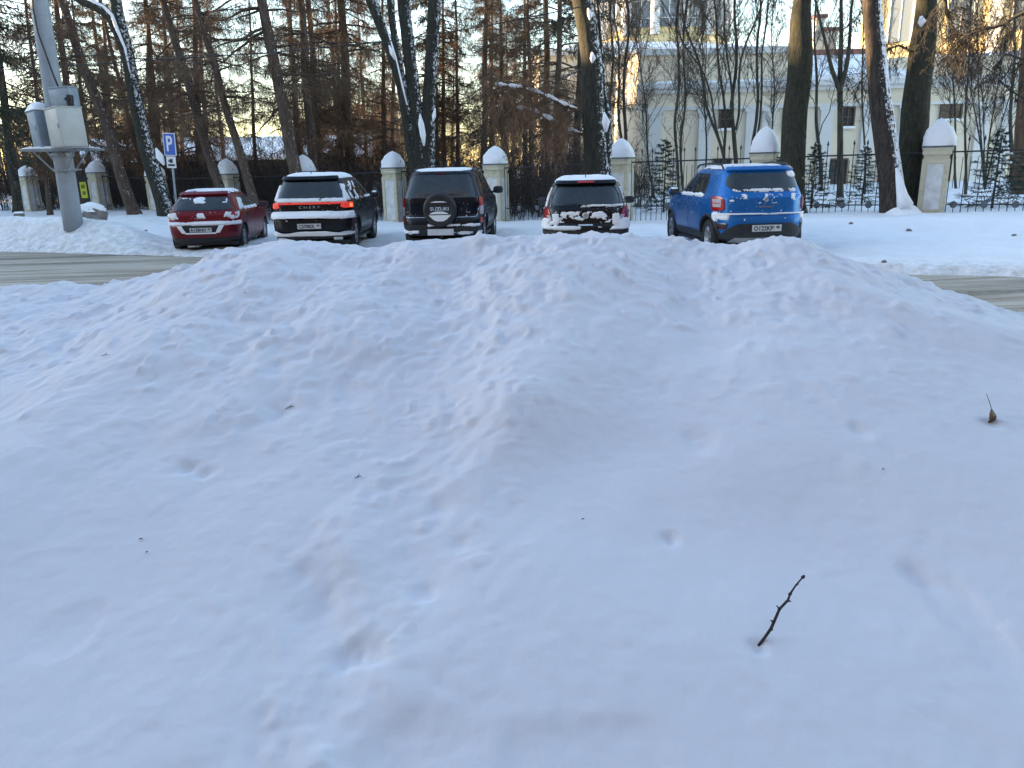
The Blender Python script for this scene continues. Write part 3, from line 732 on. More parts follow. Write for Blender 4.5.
def spare_suv():
    pm = paint('dark_navy_paint', (.007, .009, .017), .3, .12)
    H = [(.30, .22, 4.10, .74, 7), (.36, .08, 4.2, .84, 7), (.50, .0, 4.28, .885, 7), (.66, .02, 4.3, .90, 7), (.72, .09, 4.28, .90, 7), (1.0, .10, 4.1, .905, 7), (1.10, .12, 3.4, .89, 7), (1.13, .13, 3.15, .88, 7),
         (1.35, .22, 2.85, .80, 6.5), (1.58, .33, 2.45, .725, 6), (1.65, .38, 2.3, .69, 5), (1.685, .52, 2.1, .60, 4), (1.70, .9, 1.7, .36, 3)]
    root, B = base_car('off_roader', 'black boxy off roader with a covered spare wheel on its tailgate', H, 2.64, .78, .355, .23, pm, 441, 16.7, 4.0, .0)
    rf = B.rear; S = MAT['snow_cap']
    patch('rear_bumper', rf, [(.32, -1.22, 1.22), (.55, -1.28, 1.28)], MAT['plastic'], root, .012, 60, 8)
    patch('rear_window', rf, [(1.10, -.75, .75), (1.2, -.74, .74), (1.48, -.66, .66), (1.57, -.60, .60)], MAT['glass'], root, .008, 44, 16)
    strip('chrome_trim', rf, [(-.82, .74), (-.78, .70), (.76, .70), (.82, .76), (.83, .88)], .010, MAT['chrome'], root)
    for sg in (-1, 1):
        patch('tail_lamp', rf, [(.92, sg*.86, sg*1.08), (1.10, sg*.85, sg*1.06)], MAT['lens_red'], root, .022, 12, 6)
        patch('reversing_lamp', rf, [(.74, sg*.88, sg*1.08), (.92, sg*.86, sg*1.08)], MAT['lens_clear'], root, .020, 12, 6)
        patch('indicator_lamp', rf, [(.57, sg*.90, sg*1.06), (.68, sg*.90, sg*1.08)], MAT['lens_red'], root, .020, 12, 5)
        f = B.side(sg)
        patch('side_window', f, [(1.15, .42, .95), (1.35, .45, .95), (1.56, .62, .95)], MAT['glass'], root, .006, 10, 8)
        patch('side_window', f, [(1.15, 1.02, 2.0), (1.56, 1.02, 1.96)], MAT['glass'], root, .006, 12, 8)
        patch('side_window', f, [(1.15, 2.08, 3.02), (1.35, 2.06, 2.82), (1.56, 2.04, 2.45)], MAT['glass'], root, .006, 14, 8)
        patch('side_sill', f, [(.33, 1.22, 3.0), (.48, 1.24, 2.98)], MAT['plastic'], root, .012, 24, 4)
        mirror(root, sg*.86, 2.88, 1.18, sg, pm, 1.15, False)
        r = MB(); r.tube([(sg*.64, .60, 1.66), (sg*.64, .8, 1.69), (sg*.63, 1.5, 1.705), (sg*.62, 2.1, 1.68), (sg*.61, 2.25, 1.68)], .017, 8); r.build('roof_rail', MAT['plastic'], root, True)
    arch_trim(root, B, .78, 2.64, .355, pm)
    doors(B, root, [1.0, 2.04, 3.1], .5, 1.12, handles=[(1.25, 1.0), (2.3, 1.0)], paintm=pm)
    sc_ = MB(); cz = .86; cy = .08
    sc_.lathe([(.30, .04), (.355, 0), (.365, -.06), (.355, -.13), (.33, -.16), (.28, -.172), (.25, -.150), (.001, -.150)], 56, 'Y', (0, cy, cz))
    cov = sc_.build('spare_wheel_cover', MAT['plastic'], root, True); auto_smooth(cov, 50)
    # the ring catches a thin line of frost
    rg = MB(); rg.tube([(math.cos(a)*.35, cy-.125, cz+math.sin(a)*.35) for a in [R(20+k*7) for k in range(21)]], .006, 6); rg.build('frost_edge', MAT['scuff'], cov, True)
    text_mesh('cover_letters', 'SUZUKI', .098, MAT['chrome'], cov, (0, cy-.153, cz+.02), (R(90), 0, 0), .004, 1.22, .004)
    def disc(x, z): return (x, cy-.150, cz+z)
    patch('snow_cover', disc, [(-.235, -.07, .07), (-.20, -.14, .14), (-.12, -.23, .23), (-.105, -.24, .24)], S, cov, .008, 40, 14, ctr=(0, 2, .8))
    patch('snow_cover', disc, [(-.085, -.22, .20), (-.05, -.17, .14), (-.03, -.08, .06)], S, cov, .004, 40, 8, ctr=(0, 2, .8), snow=(.05, 6, 3, .02))
    def disc2(x, z): return (x, cy-.150, cz+z)
    patch('snow_cover', disc2, [(.155, -.20, .17), (.18, -.10, .08)], S, cov, .012, 20, 4, ctr=(0, 2, .8))
    text_mesh('badge_letters', '4x4', .05, MAT['chrome'], root, (.58, rf(.6, .80)[1]-.012, .80), (R(90), 0, R(2)), .003, 1.3)
    e = plate(root, -.055, .40, None, .56, .13); e['label'] = 'plate caked with grey snow'
    patch('snow_cover', rf, [(.385, -1.18, -.42), (.45, -1.2, -.45)], S, root, .03, 50, 10, snow=(.32, 4, 71, .04))
    patch('snow_cover', rf, [(.50, -.30, .9), (.57, -.3, .95)], S, root, .02, 60, 8, snow=(.40, 4, 73, .03))
    patch('snow_cover', rf, [(.34, -1.2, 1.2), (.42, -1.2, 1.2)], S, root, .016, 90, 10, snow=(.50, 4, 75, .03))
    tb = MB(); q = rf(0, 1.6); tb.box(-.12, .12, q[1]-.03, q[1]+.02, 1.585, 1.61); tb.build('third_brake_lamp', MAT['lens_dark'], root)
    roof_snow(B, root, 1.66, .020, .02, 12, yr=.40, thr=-2, wfac=.98)
    ht = MB(); ht.box(-.03, .03, -.04, .12, .27, .31, bev=.01); ht.build('tow_hitch', MAT['plastic'], root)
    mb = MB(); mb.tube([(0, .62, 1.69), (0, .55, 1.78)], .008, 6); mb.build('antenna', MAT['plastic'], root)
    specks(B, root, (.62, 1.15), 1.0, 200+len(bpy.data.objects) % 90)
    return root

def lit_suv():
    pm = paint('black_metallic', (.009, .011, .016), .3, .18)
    H = [(.27, .20, 4.35, .78, 6.5), (.34, .04, 4.45, .87, 6.5), (.50, -.02, 4.50, .915, 6.5), (.74, .0, 4.52, .925, 6.5), (.82, .11, 4.5, .925, 6.5), (.90, .13, 4.45, .925, 6.5), (1.05, .15, 4.2, .92, 6.5), (1.12, .19, 3.4, .90, 6),
         (1.20, .23, 3.2, .86, 6), (1.42, .36, 2.8, .775, 5.5), (1.56, .42, 2.5, .71, 5), (1.62, .46, 2.3, .665, 4.5), (1.65, .60, 2.1, .57, 4), (1.665, 1.0, 1.7, .34, 3)]
    root, B = base_car('estate_crossover', 'dark crossover with a glowing red light bar across its tail', H, 2.67, .82, .35, .23, pm, 310, 17.4, -.5, .02)
    rf = B.rear; S = MAT['snow_cap']
    patch('rear_bumper', rf, [(.29, -1.24, 1.24), (.42, -1.28, 1.28)], MAT['plastic'], root, .012, 60, 8)
    patch('rear_window', rf, [(1.16, -.70, .72), (1.22, -.72, .72), (1.42, -.66, .66), (1.51, -.60, .60)], MAT['glass'], root, .008, 44, 14)
    patch('light_bar', rf, [(1.038, -.66, .66), (1.068, -.70, .70)], MAT['lamp_on'], root, .016, 50, 5)
    for sg in (-1, 1):
        patch('tail_lamp', rf, [(.945, sg*.82, sg*1.10), (.97, sg*.68, sg*1.12), (1.07, sg*.70, sg*1.08)], MAT['lamp_on'], root, .022, 16, 8)
        patch('tail_lamp_insert', rf, [(.965, sg*.92, sg*1.06), (1.04, sg*.94, sg*1.05)], MAT['lamp_hot'], root, .028, 8, 5)
        patch('reflector', rf, [(.46, sg*1.00, sg*1.06), (.70, sg*1.06, sg*1.12)], MAT['lens_dark'], root, .018, 6, 8)
        f = B.side(sg)
        patch('side_window', f, [(1.16, .80, 1.35), (1.35, .85, 1.35), (1.52, 1.02, 1.35)], MAT['glass'], root, .006, 10, 8)
        patch('side_window', f, [(1.16, 1.40, 2.2), (1.54, 1.40, 2.15)], MAT['glass'], root, .006, 12, 8)
        patch('side_window', f, [(1.16, 2.28, 3.15), (1.36, 2.26, 2.88), (1.54, 2.22, 2.48)], MAT['glass'], root, .006, 14, 8)
        patch('side_sill', f, [(.29, 1.25, 3.1), (.42, 1.27, 3.08)], MAT['plastic'], root, .012, 24, 4)
        mirror(root, sg*.87, 2.95, 1.16, sg, pm, 1.15, True)
        ex = MB(); ex.box(sg*.62-.10, sg*.62+.10, -.03, .06, .27, .33, bev=.015); ex.build('exhaust_finisher', MAT['chrome'], root)
        r = MB(); r.tube([(sg*.60, .75, 1.61), (sg*.60, .95, 1.64), (sg*.59, 1.5, 1.65), (sg*.58, 2.1, 1.63), (sg*.57, 2.25, 1.64)], .015, 8); r.build('roof_rail', MAT['plastic'], root, True)
    arch_trim(root, B, .82, 2.67, .35, MAT['plastic'])
    doors(B, root, [1.1, 2.24, 3.25], .45, 1.12, handles=[(1.35, .98), (2.45, .98)], paintm=pm)
    text_mesh('badge_letters', 'C H E R Y', .075, MAT['chrome'], root, (0, rf(0, .985)[1]-.012, .975), (R(88), 0, 0), .004, 1.5, .002)
    plate(root, -.045, .575, ('C570KK', '40'))
    patch('snow_cover', rf, [(.72, -1.20, 1.22), (.80, -1.16, 1.16), (.88, -1.08, 1.08)], S, root, .015, 110, 12, snow=(.10, 2, 81, .06))
    patch('snow_cover', rf, [(.385, -1.16, 1.18), (.43, -1.1, 1.15), (.475, -.30, .55)], S, root, .02, 100, 12, snow=(.10, 3, 85, .05))
    for sg in (-1, 1): patch('snow_cover', rf, [(1.10, sg*.72, sg*1.02), (1.3, sg*.70, sg*.94), (1.48, sg*.64, sg*.80)], S, root, .008, 20, 40, snow=(.40, 5, 87+sg, .02))
    patch('snow_cover', rf, [(1.075, -.75, .85), (1.17, -.72, .85)], S, root, .008, 100, 14, snow=(.20, 3, 90, .03))
    patch('snow_cover', rf, [(1.16, -.72, .2), (1.22, -.72, .1)], MAT['glass'], root, .012, 30, 6)
    f = B.side(1)
    patch('snow_cover', f, [(1.08, .55, 2.0), (1.3, .6, 1.6), (1.54, .7, 1.5)], S, root, .010, 60, 30, snow=(.60, 5, 93, .015))
    patch('snow_cover', f, [(1.10, 2.1, 3.0), (1.17, 2.1, 2.95)], S, root, .012, 40, 8, snow=(.42, 6, 95, .02))
    patch('spoiler', rf, [(1.54, -.62, .62), (1.59, -.60, .60)], pm, root, .08, 40, 5)
    mb = MB(); mb.tube([(.0, .62, 1.66), (0, .55, 1.75)], .009, 6); mb.build('antenna', MAT['plastic'], root)
    roof_snow(B, root, 1.60, .055, .0, 22, yr=.40, thr=-2, wfac=1.02)
    specks(B, root, (.62, 1.15), 1.0, 200+len(bpy.data.objects) % 90)
    return root

def red_hatch():
    pm = paint('dark_red_paint', (.17, .008, .016), .3, .16)
    H = [(.21, .22, 4.10, .76, 6), (.30, .08, 4.25, .85, 6), (.46, .0, 4.32, .885, 6), (.66, .0, 4.33, .895, 6), (.74, .06, 4.3, .895, 6), (.90, .09, 4.1, .89, 6), (.97, .12, 3.6, .875, 6), (1.00, .15, 3.2, .855, 5.5),
         (1.05, .19, 3.05, .83, 5.5), (1.22, .38, 2.7, .75, 5), (1.36, .55, 2.4, .68, 4.5), (1.43, .68, 2.2, .62, 4.2), (1.475, .85, 2.05, .52, 4), (1.49, 1.2, 1.75, .30, 3)]
    root, B = base_car('family_hatchback', 'dark red hatchback parked leftmost in the row beside the parking sign', H, 2.61, .80, .32, .21, pm, 201, 19.2, -6, -.04)
    rf = B.rear; S = MAT['snow_cap']
    patch('rear_bumper', rf, [(.23, -1.18, 1.18), (.36, -1.24, 1.24)], MAT['plastic'], root, .012, 60, 8)
    patch('rear_window', rf, [(1.02, -.66, .66), (1.08, -.74, .74), (1.20, -.70, .70), (1.33, -.60, .60)], MAT['glass'], root, .008, 44, 14)
    for sg in (-1, 1):
        patch('tail_lamp', rf, [(.78, sg*.72, sg*1.06), (.84, sg*.60, sg*1.12), (.97, sg*.78, sg*1.10)], MAT['lens_red'], root, .018, 14, 8)
        patch('tail_lamp_insert', rf, [(.82, sg*.66, sg*.86), (.88, sg*.70, sg*.90)], MAT['lens_clear'], root, .026, 8, 5)
        f = B.side(sg)
        patch('side_window', f, [(1.02, 1.0, 1.9), (1.2, 1.05, 1.9), (1.34, 1.22, 1.88)], MAT['glass'], root, .006, 12, 8)
        patch('side_window', f, [(1.02, 1.97, 3.0), (1.2, 1.95, 2.7), (1.34, 1.94, 2.38)], MAT['glass'], root, .006, 14, 8)
        mirror(root, sg*.85, 2.82, 1.05, sg, pm, 1.1, False)
    doors(B, root, [1.06, 1.94, 3.08], .35, 1.0, handles=[(1.28, .88), (2.2, .88)], paintm=pm)
    patch('spoiler', rf, [(1.35, -.60, .60), (1.41, -.58, .58)], pm, root, .06, 40, 5)
    patch('plate_recess', rf, [(.50, -.36, .36), (.62, -.46, .46), (.68, -.48, .48)], MAT['plastic'], root, .006, 30, 8)
    plate(root, -.03, .565, ('A138HH', '40'), .52, .10)
    mb = MB(); q = rf(0, .86)
    for k in range(2):
        zz = .83+k*.055; mb.add([(-.085, q[1]-.02, zz), (0, q[1]-.02, zz+.06), (.085, q[1]-.02, zz), (.085, q[1]-.02, zz-.028), (0, q[1]-.02, zz+.03), (-.085, q[1]-.02, zz-.028),
                               (-.085, q[1]+.02, zz), (0, q[1]+.02, zz+.06), (.085, q[1]+.02, zz), (.085, q[1]+.02, zz-.028), (0, q[1]+.02, zz+.03), (-.085, q[1]+.02, zz-.028)],
                              [(0, 1, 4, 5), (1, 2, 3, 4), (6, 11, 10, 7), (7, 10, 9, 8), (0, 6, 7, 1), (1, 7, 8, 2), (2, 8, 9, 3), (3, 9, 10, 4), (4, 10, 11, 5), (5, 11, 6, 0)])
    mb.build('tailgate_badge', MAT['chrome'], root)
    patch('snow_cover', rf, [(.66, -1.14, 1.14), (.76, -1.10, 1.10)], S, root, .012, 110, 14, snow=(.26, 3, 101, .035))
    for sg in (-1, 1):
        patch('snow_cover', rf, [(.49, sg*.34, sg*.44), (.66, sg*.44, sg*.56)], S, root, .014, 12, 22, snow=(.05, 4, 103, .03))
        patch('snow_cover', rf, [(.78, sg*.48, sg*1.0), (.98, sg*.56, sg*1.05)], S, root, .024, 40, 20, snow=(.50, 6, 105+sg, .02))
    patch('snow_cover', rf, [(.475, -.36, .36), (.505, -.38, .38)], S, root, .02, 40, 6, snow=(.0, 4, 107, .03))
    patch('snow_cover', rf, [(.83, -.14, .14), (.95, -.07, .07)], S, root, .03, 16, 12, snow=(.25, 7, 109, .02))
    patch('snow_cover', rf, [(1.16, -.5, .66), (1.33, -.56, .62)], S, root, .010, 90, 22, snow=(.50, 4.5, 111, .02))
    f = B.side(1)
    patch('snow_cover', f, [(.98, 1.0, 2.9), (1.08, 1.0, 2.7)], S, root, .012, 70, 10, snow=(.42, 5, 113, .02))
    patch('snow_cover', f, [(1.0, .62, 1.1), (1.3, .95, 1.25)], S, root, .012, 24, 26, snow=(.38, 5, 114, .02))
    roof_snow(B, root, 1.42, .03, .02, 32, yr=.62, thr=-.15)
    specks(B, root, (.62, 1.1), 1.0, 311)
    return root
def frost(o):
    pass
cars = [red_hatch(), lit_suv(), spare_suv(), dark_hatch(), blue_hatch()]
# ================================================================== FENCE, PILLARS, POLE, SIGN
MAT['iron'] = simple('painted_iron', (.03, .032, .036), .55, .3, var=.4, vscale=20)
def pillar_mat():
    m, nt, b = newmat('pillar_plaster'); v = coords(nt); n1 = noise(nt, 3, 6, .7, v); n2 = noise(nt, 18, 5, .7, v)
    c = ramp(nt, n1.outputs['Fac'], [(.3, (.50, .46, .33)), (.5, (.62, .57, .42)), (.72, (.40, .38, .26))])
    nt.links.new(mix(nt, ramp(nt, n2.outputs['Fac'], [(.55, 0.), (.75, .5)]), c, (.28, .27, .20)), b.inputs['Base Color'])
    b.inputs['Roughness'].default_value = .85; bump(nt, b, n2.outputs['Fac'], .5, .01); return m
MAT['pillar'] = pillar_mat()
MAT['panel'] = simple('pillar_panel_white', (.66, .66, .64), .8, var=.22, vscale=4, bmp=.3)
MAT['tin'] = simple('cornice_tin', (.13, .15, .17), .5, .5, var=.3)
ANG = R(28.5); FX = Vector((-math.cos(ANG), math.sin(ANG), 0))
FP = [Vector((10.53, 20.0, 0)) + FX*4.15*k for k in range(-2, 10)]     # index k+2
PIL = {-2: (1290, 128, .60), -1: (1115, 137, .60), 0: (934, 146.5, .66), 1: (763, 152.7, .68), 2: (621, 157.8, .55), 3: (496, 164, .56), 4: (394, 167.7, .55), 5: (305, 171.5, .60), 6: (228, 174, .58), 7: (156, 176, .50), 8: (98, 172.5, .52), 9: (28, 176.5, .50)}
def on_fence(px):
    """where the fence line is met looking towards px"""
    d = ray(px, 180); t = d.x/d.y; p0 = FP[2]
    s = (t*p0.y-p0.x)/(FX.x-t*FX.y); return p0+FX*s
def loft(mb, levels, n=24, e=4, mi=0):
    V = []
    for z, w_ in levels:
        for k in range(n):
            a = 2*math.pi*k/n+math.pi/4*0; c, s_ = math.cos(a), math.sin(a)
            V.append((w_*math.copysign(abs(c)**(2/e), c), w_*math.copysign(abs(s_)**(2/e), s_), z))
    Fc = [(i*n+k, i*n+(k+1) % n, (i+1)*n+(k+1) % n, (i+1)*n+k) for i in range(len(levels)-1) for k in range(n)]
    mb.add(V, Fc, mi)
    return mb
WHERE = {0: 'beside the leaning mossy trunk', 1: 'rising behind the roof of the blue hatchback', 2: 'half hidden by the thickest dark trunk',
         3: 'between the off roader and small hatchback', 4: 'standing just left of the off roader', 5: 'rising behind the snowy roof of the dark crossover',
         6: 'rising behind the red hatchback', 7: 'mostly hidden behind the trunk by the parking sign', 8: 'just right of the grey utility pole', 9: 'leftmost, left of the utility pole, with moss on its edge',
         -1: 'beyond the right edge', -2: 'far beyond the right edge'}
RAILZ = {}
GRF = 'plastered pillars of the fence, each under a pointed cap of snow'
PPOS = {}
for k in range(-2, 10):
    px, py, caph = PIL[k]
    p = on_fence(px) if k >= 0 else FP[k+2]
    zt = at(px, py, p.y).z if k >= 0 else 1.95
    base = gz(p.x, p.y)-.1; PPOS[k] = p; RAILZ[k] = zt-.14
    root = empty('fence_pillar', (p.x, p.y, base), -ANG, 'cream pillar with pointed snow cap, '+WHERE[k], 'pillar', GRF)
    h = zt-base; hw = .285
    mb = MB(); mb.box(-hw, hw, -hw, hw, 0, h-.16, bev=.012)
    # raised borders leave a sunk panel on each face
    for a in range(4):
        rt = Matrix.Rotation(a*math.pi/2, 3, 'Z'); z1 = h-.30
        for (x0, x1, za, zb) in ((-hw-.02+.002*a, -hw+.09, .05, z1), (hw-.09, hw+.02-.002*a, .05, z1), (-hw+.09, hw-.09, z1-.10, z1), (-hw+.09, hw-.09, .05, .16)):
            mb.box(x0, x1, -hw-.022, -hw+.004, za, zb, rot=rt)
    loft(mb, [(h-.20, hw+.03), (h-.16, hw+.045), (h-.11, hw+.035), (h-.06, hw+.05), (h-.03, hw+.06), (h-.03, .01)], 32, 12)
    mb.build('shaft', MAT['pillar'], root)
    mb = MB()
    for a in range(4):
        mb.box(-hw+.10, hw-.10, -hw-.006, -hw+.001, .17, h-.42, rot=Matrix.Rotation(a*math.pi/2, 3, 'Z'))
    mb.build('panel', MAT['panel'], root)
    mb = MB(); loft(mb, [(h-.03, .01), (h-.03, hw+.075), (h, hw+.08), (h+.012, hw+.06), (h+.02, .01)], 32, 14); mb.build('cornice', MAT['tin'], root)
    mb = MB(); f = caph; rr = random.Random(k+40); W0 = hw+.085; lv = []
    for i in range(15):
        t = i/14; w_ = W0*(1-t**(2.3+rr.uniform(-.2, .3)))**.78 if t < 1 else .003
        lv.append((h+.01+f*t, max(w_, .003)))
    loft(mb, lv, 40, 3.4)
    V = []
    for (x, y, z) in mb.v:
        s_ = 1+.10*float(fbm(x*4+k*3, z*5+y*4, 3, k+60)); V.append((x*s_+.02*(z-h)*rr.uniform(-.2, .2), y*s_, z))
    mb.v = V
    sc_ = mb.build('snow_cap', MAT['snow_cap'], root, True)

def fence_span(a, b, za, zb, label, medal=True):
    d = b-a; Lh = math.hypot(d.x, d.y); u_ = Vector((d.x, d.y, 0))/Lh
    root = empty('iron_fence', (a.x, a.y, 0), math.atan2(u_.y, u_.x), label, 'fence', 'iron fence bays between the pillars')
    ga = lambda s: gz(a.x+u_.x*s, a.y+u_.y*s)
    zt = lambda s: za+(zb-za)*s/Lh
    s0, s1 = .33, Lh-.33
    mb = MB(); mb.box(0, 0, 0, 0, 0, 0) if False else None
    mb.tube([(s0, 0, zt(s0)), (s1, 0, zt(s1))], .022, 6); mb.build('top_rail', MAT['iron'], root)
    lowz = lambda s: zt(s)-1.27
    mb = MB(); mb.tube([(s0, 0, lowz(s0)), (s1, 0, lowz(s1))], .016, 6); mb.build('lower_rail', MAT['iron'], root)
    nb = int((s1-s0)/.31); mb = MB(); md = MB()
    for i in range(nb+1):
        s = s0+(s1-s0)*i/nb; z0 = min(ga(s)-.05, lowz(s)-.25); z1 = zt(s)+.26
        mb.tube([(s, 0, z0), (s, 0, z1)], .011, 5)
        mb.tube([(s, 0, z1-.02), (s, 0, z1+.03), (s, 0, z1+.12)], [.012, .030, .002], 5)
        if i < nb:
            m_ = s+(s1-s0)/nb/2; w_ = .075; zz = zt(m_)-.13
            mb.tube([(m_-w_, 0, zz-.75), (m_-w_, 0, zz), (m_+w_, 0, zz), (m_+w_, 0, zz-.75)], .008, 4)
            mb.tube([(m_, 0, z0), (m_, 0, lowz(m_)+.10)], .009, 4)
            if i % 2 == 1: md.lathe([(.001, -.02), (.06, -.018), (.085, 0), (.06, .018), (.001, .02)], 12, 'Y', (m_-.0, 0, lowz(m_)))
    mb.build('bars', MAT['iron'], root); md.build('medallions', MAT['tin'], root)
    return root
BAY = {-1: 'beyond the right edge', 0: 'right of the rightmost pillar', 1: 'right of the blue hatchback', 2: 'directly behind the blue hatchback',
       3: 'behind the small black hatchback', 4: 'behind the off roader', 5: 'between the dark crossover and the off roader', 6: 'between the red hatchback and the dark crossover', 7: 'behind the parking sign', 8: 'between the pole and the parking sign', 9: 'behind the utility pole, at far left'}
for k in range(-1, 10):
    a = PPOS[k-1]; b = PPOS[k]
    fence_span(a, b, RAILZ[k-1], RAILZ[k], 'bay of iron spear topped railings '+BAY[k])

# ------------------------------------------------ utility pole with cabinets
MAT['pole'] = simple('weathered_concrete', (.30, .33, .36), .8, var=.12, vscale=3, bmp=.4, bscale=30)
MAT['cab'] = simple('cabinet_grey', (.46, .47, .45), .55, .1, var=.10, vscale=4)
MAT['cab2'] = simple('cabinet_blue_grey', (.26, .31, .36), .55, .2, var=.15, vscale=5)
MAT['steel'] = simple('galvanised_steel', (.30, .33, .36), .5, .6, var=.3, vscale=14)
PY = 22.0
b0 = at(73, 224, PY); t0 = at(39, 0, PY); b0.z = gz(b0.x, b0.y)-.1
axd = (t0-b0).normalized(); PS = 798/PY
def onpole(py):
    """point on the pole axis level with py"""
    f_ = [0, 1]; lo, hi = 0.0, 12.0
    for _ in range(40):
        m_ = (lo+hi)/2; p = b0+axd*m_; q = M3.transposed() @ (p-CAM); yy = 384-F*q.y/(-q.z)*1.0
        if yy > py: lo = m_
        else: hi = m_
    return b0+axd*lo
pole = empty('utility_pole', b0, 0, 'tall grey concrete pole carrying two cabinets on a steel shelf, at left', 'utility pole')
def rel(p): return Vector(p)-b0
mb = MB(); Lp = 11.5; mb.tube([rel(b0+axd*(Lp*i/24)) for i in range(25)], [.255-.075*i/24 for i in range(25)], 28); mb.build('shaft', MAT['pole'], pole, True)
ps = onpole(150); F_ = rel(ps)
mb = MB()
W_ = 1/PS
mb.box(F_.x-32*W_, F_.x+36*W_, F_.y-.42, F_.y-.34, F_.z-.03, F_.z+.04, bev=.01); mb.box(F_.x-32*W_, F_.x+36*W_, F_.y+.30, F_.y+.36, F_.z-.03, F_.z+.03, bev=.01)
for dx in (-32, -12, 14, 33): mb.box(F_.x+dx*W_, F_.x+(dx+2.5)*W_, F_.y-.34, F_.y+.30, F_.z-.025, F_.z+.025)
pl = rel(onpole(170))
for dx, sg in ((-22, -1), (20, 1)):
    for yy in (-.38, .32): mb.tube([(F_.x+dx*W_, F_.y+yy, F_.z), (pl.x+sg*.2, F_.y+yy*.6, pl.z)], .022, 6)
mb.lathe([(.26, -.04), (.285, -.04), (.285, .04), (.26, .04)], 24, 'Z', pl)
mb.lathe([(.26, -.04), (.285, -.04), (.285, .04), (.26, .04)], 24, 'Z', F_+Vector((0, 0, -.12)))
mb.box(pl.x-.1, pl.x+22*W_, pl.y-.30, pl.y-.26, pl.z-.02, pl.z+.02)
mb.build('shelf_bracket', MAT['steel'], pole)
def snowlump(mb, x0, x1, y0, y1, z, th, seed=0, dome=0):
    nx, ny = 22, 14; V = []
    for j in range(ny):
        for i in range(nx):
            u_, v_ = i/(nx-1), j/(ny-1); e = min(1, min(u_, 1-u_)*6, min(v_, 1-v_)*6)
            h = th*max(e, 0)**.5*(1+.4*float(fbm(i*.4+seed, j*.4, 3, seed)))
            h += dome*(1-(2*u_-1)**2)*(1-(2*v_-1)**2)
            V.append((x0+(x1-x0)*u_, y0+(y1-y0)*v_, z+h))
    mb.add(V, [(j*nx+i, j*nx+i+1, (j+1)*nx+i+1, (j+1)*nx+i) for j in range(ny-1) for i in range(nx-1)]); return mb
mb = MB(); snowlump(mb, F_.x-32*W_, F_.x+36*W_, F_.y-.43, F_.y-.33, F_.z+.03, .05, 3); snowlump(mb, F_.x-32*W_, F_.x+34*W_, F_.y+.28, F_.y+.37, F_.z+.02, .05, 5); mb.build('snow_cover', MAT['snow_cap'], pole, True)
cb = at(66, 148, PY-.15); rc = rel(cb)
def cabinet(x, y, z, wx, wy, h, rz, mat, label, name, snow=0, dome=0, lean=0):
    e = MB(); e.box(-wx/2, wx/2, -wy/2, wy/2, 0, h, bev=.012)
    e.box(-wx/2+.03, wx/2-.03, -wy/2-.010, -wy/2+.002, .04, h-.05, bev=.006)
    e.box(-wx/2-.015, wx/2+.015, -wy/2-.02, wy/2+.015, h-.02, h+.012, bev=.008)
    o = e.build('cabinet', mat, pole); o.location = (x, y, z); o.rotation_euler = (0, lean, rz); auto_smooth(o)
    d = MB(); d.box(wx/2-.10, wx/2-.07, -wy/2-.03, -wy/2-.008, h*.45, h*.58, bev=.005); d.build('door_handle', MAT['steel'], o)
    if snow or dome:
        s_ = MB(); snowlump(s_, -wx/2-.02, wx/2+.02, -wy/2-.03, wy/2+.02, h+.005, snow, 9, dome); s_.build('snow_cover', MAT['snow_cap'], o, True)
    return o
lean = -R(5)
big = cabinet(rc.x+.30, rc.y-.35, F_.z+.05, .78, .62, 37*PY/830, R(-38), MAT['cab'], '', 'cabinet', .0, .0, lean*.6)
lc = rel(at(38, 150, PY-.1)); cabinet(lc.x+.28, lc.y-.02, F_.z+.05, .42, .50, 36*PY/830, R(-32), MAT['cab2'], '', 'cabinet', .07, .16, lean)
uc = rel(at(63, 108, PY-.35)); u_o = cabinet(uc.x+.12, uc.y-.05, uc.z+.02, .62, .34, 18*PY/830, R(-14), MAT['cab2'], '', 'cabinet', 0, 0, lean*.4)
mb = MB(); cc = rel(at(73, 100, PY-.4)); mb.box(cc.x-.06, cc.x+.08, cc.y-.25, cc.y+.05, cc.z-.16, cc.z+.12, bev=.03); mb.tube([(cc.x, cc.y-.25, cc.z), (cc.x, cc.y-.33, cc.z)], .05, 10); mb.build('camera_box', MAT['plastic'], pole)
mb = MB(); P_ = [rel(at(px, py, PY-.27)) for px, py in ((31, -20), (33, 8), (38, 33), (45, 52), (53, 74), (60, 91))]; mb.tube(P_, .022, 6); mb.build('cable', MAT['plastic'], pole, True)
mb = MB()
for py in (17, 31, 52):
    q = rel(onpole(py)); mb.lathe([(.205, -.012), (.222, -.012), (.222, .012), (.205, .012)], 24, 'Z', q)
mb.build('clamp_band', MAT['steel'], pole)

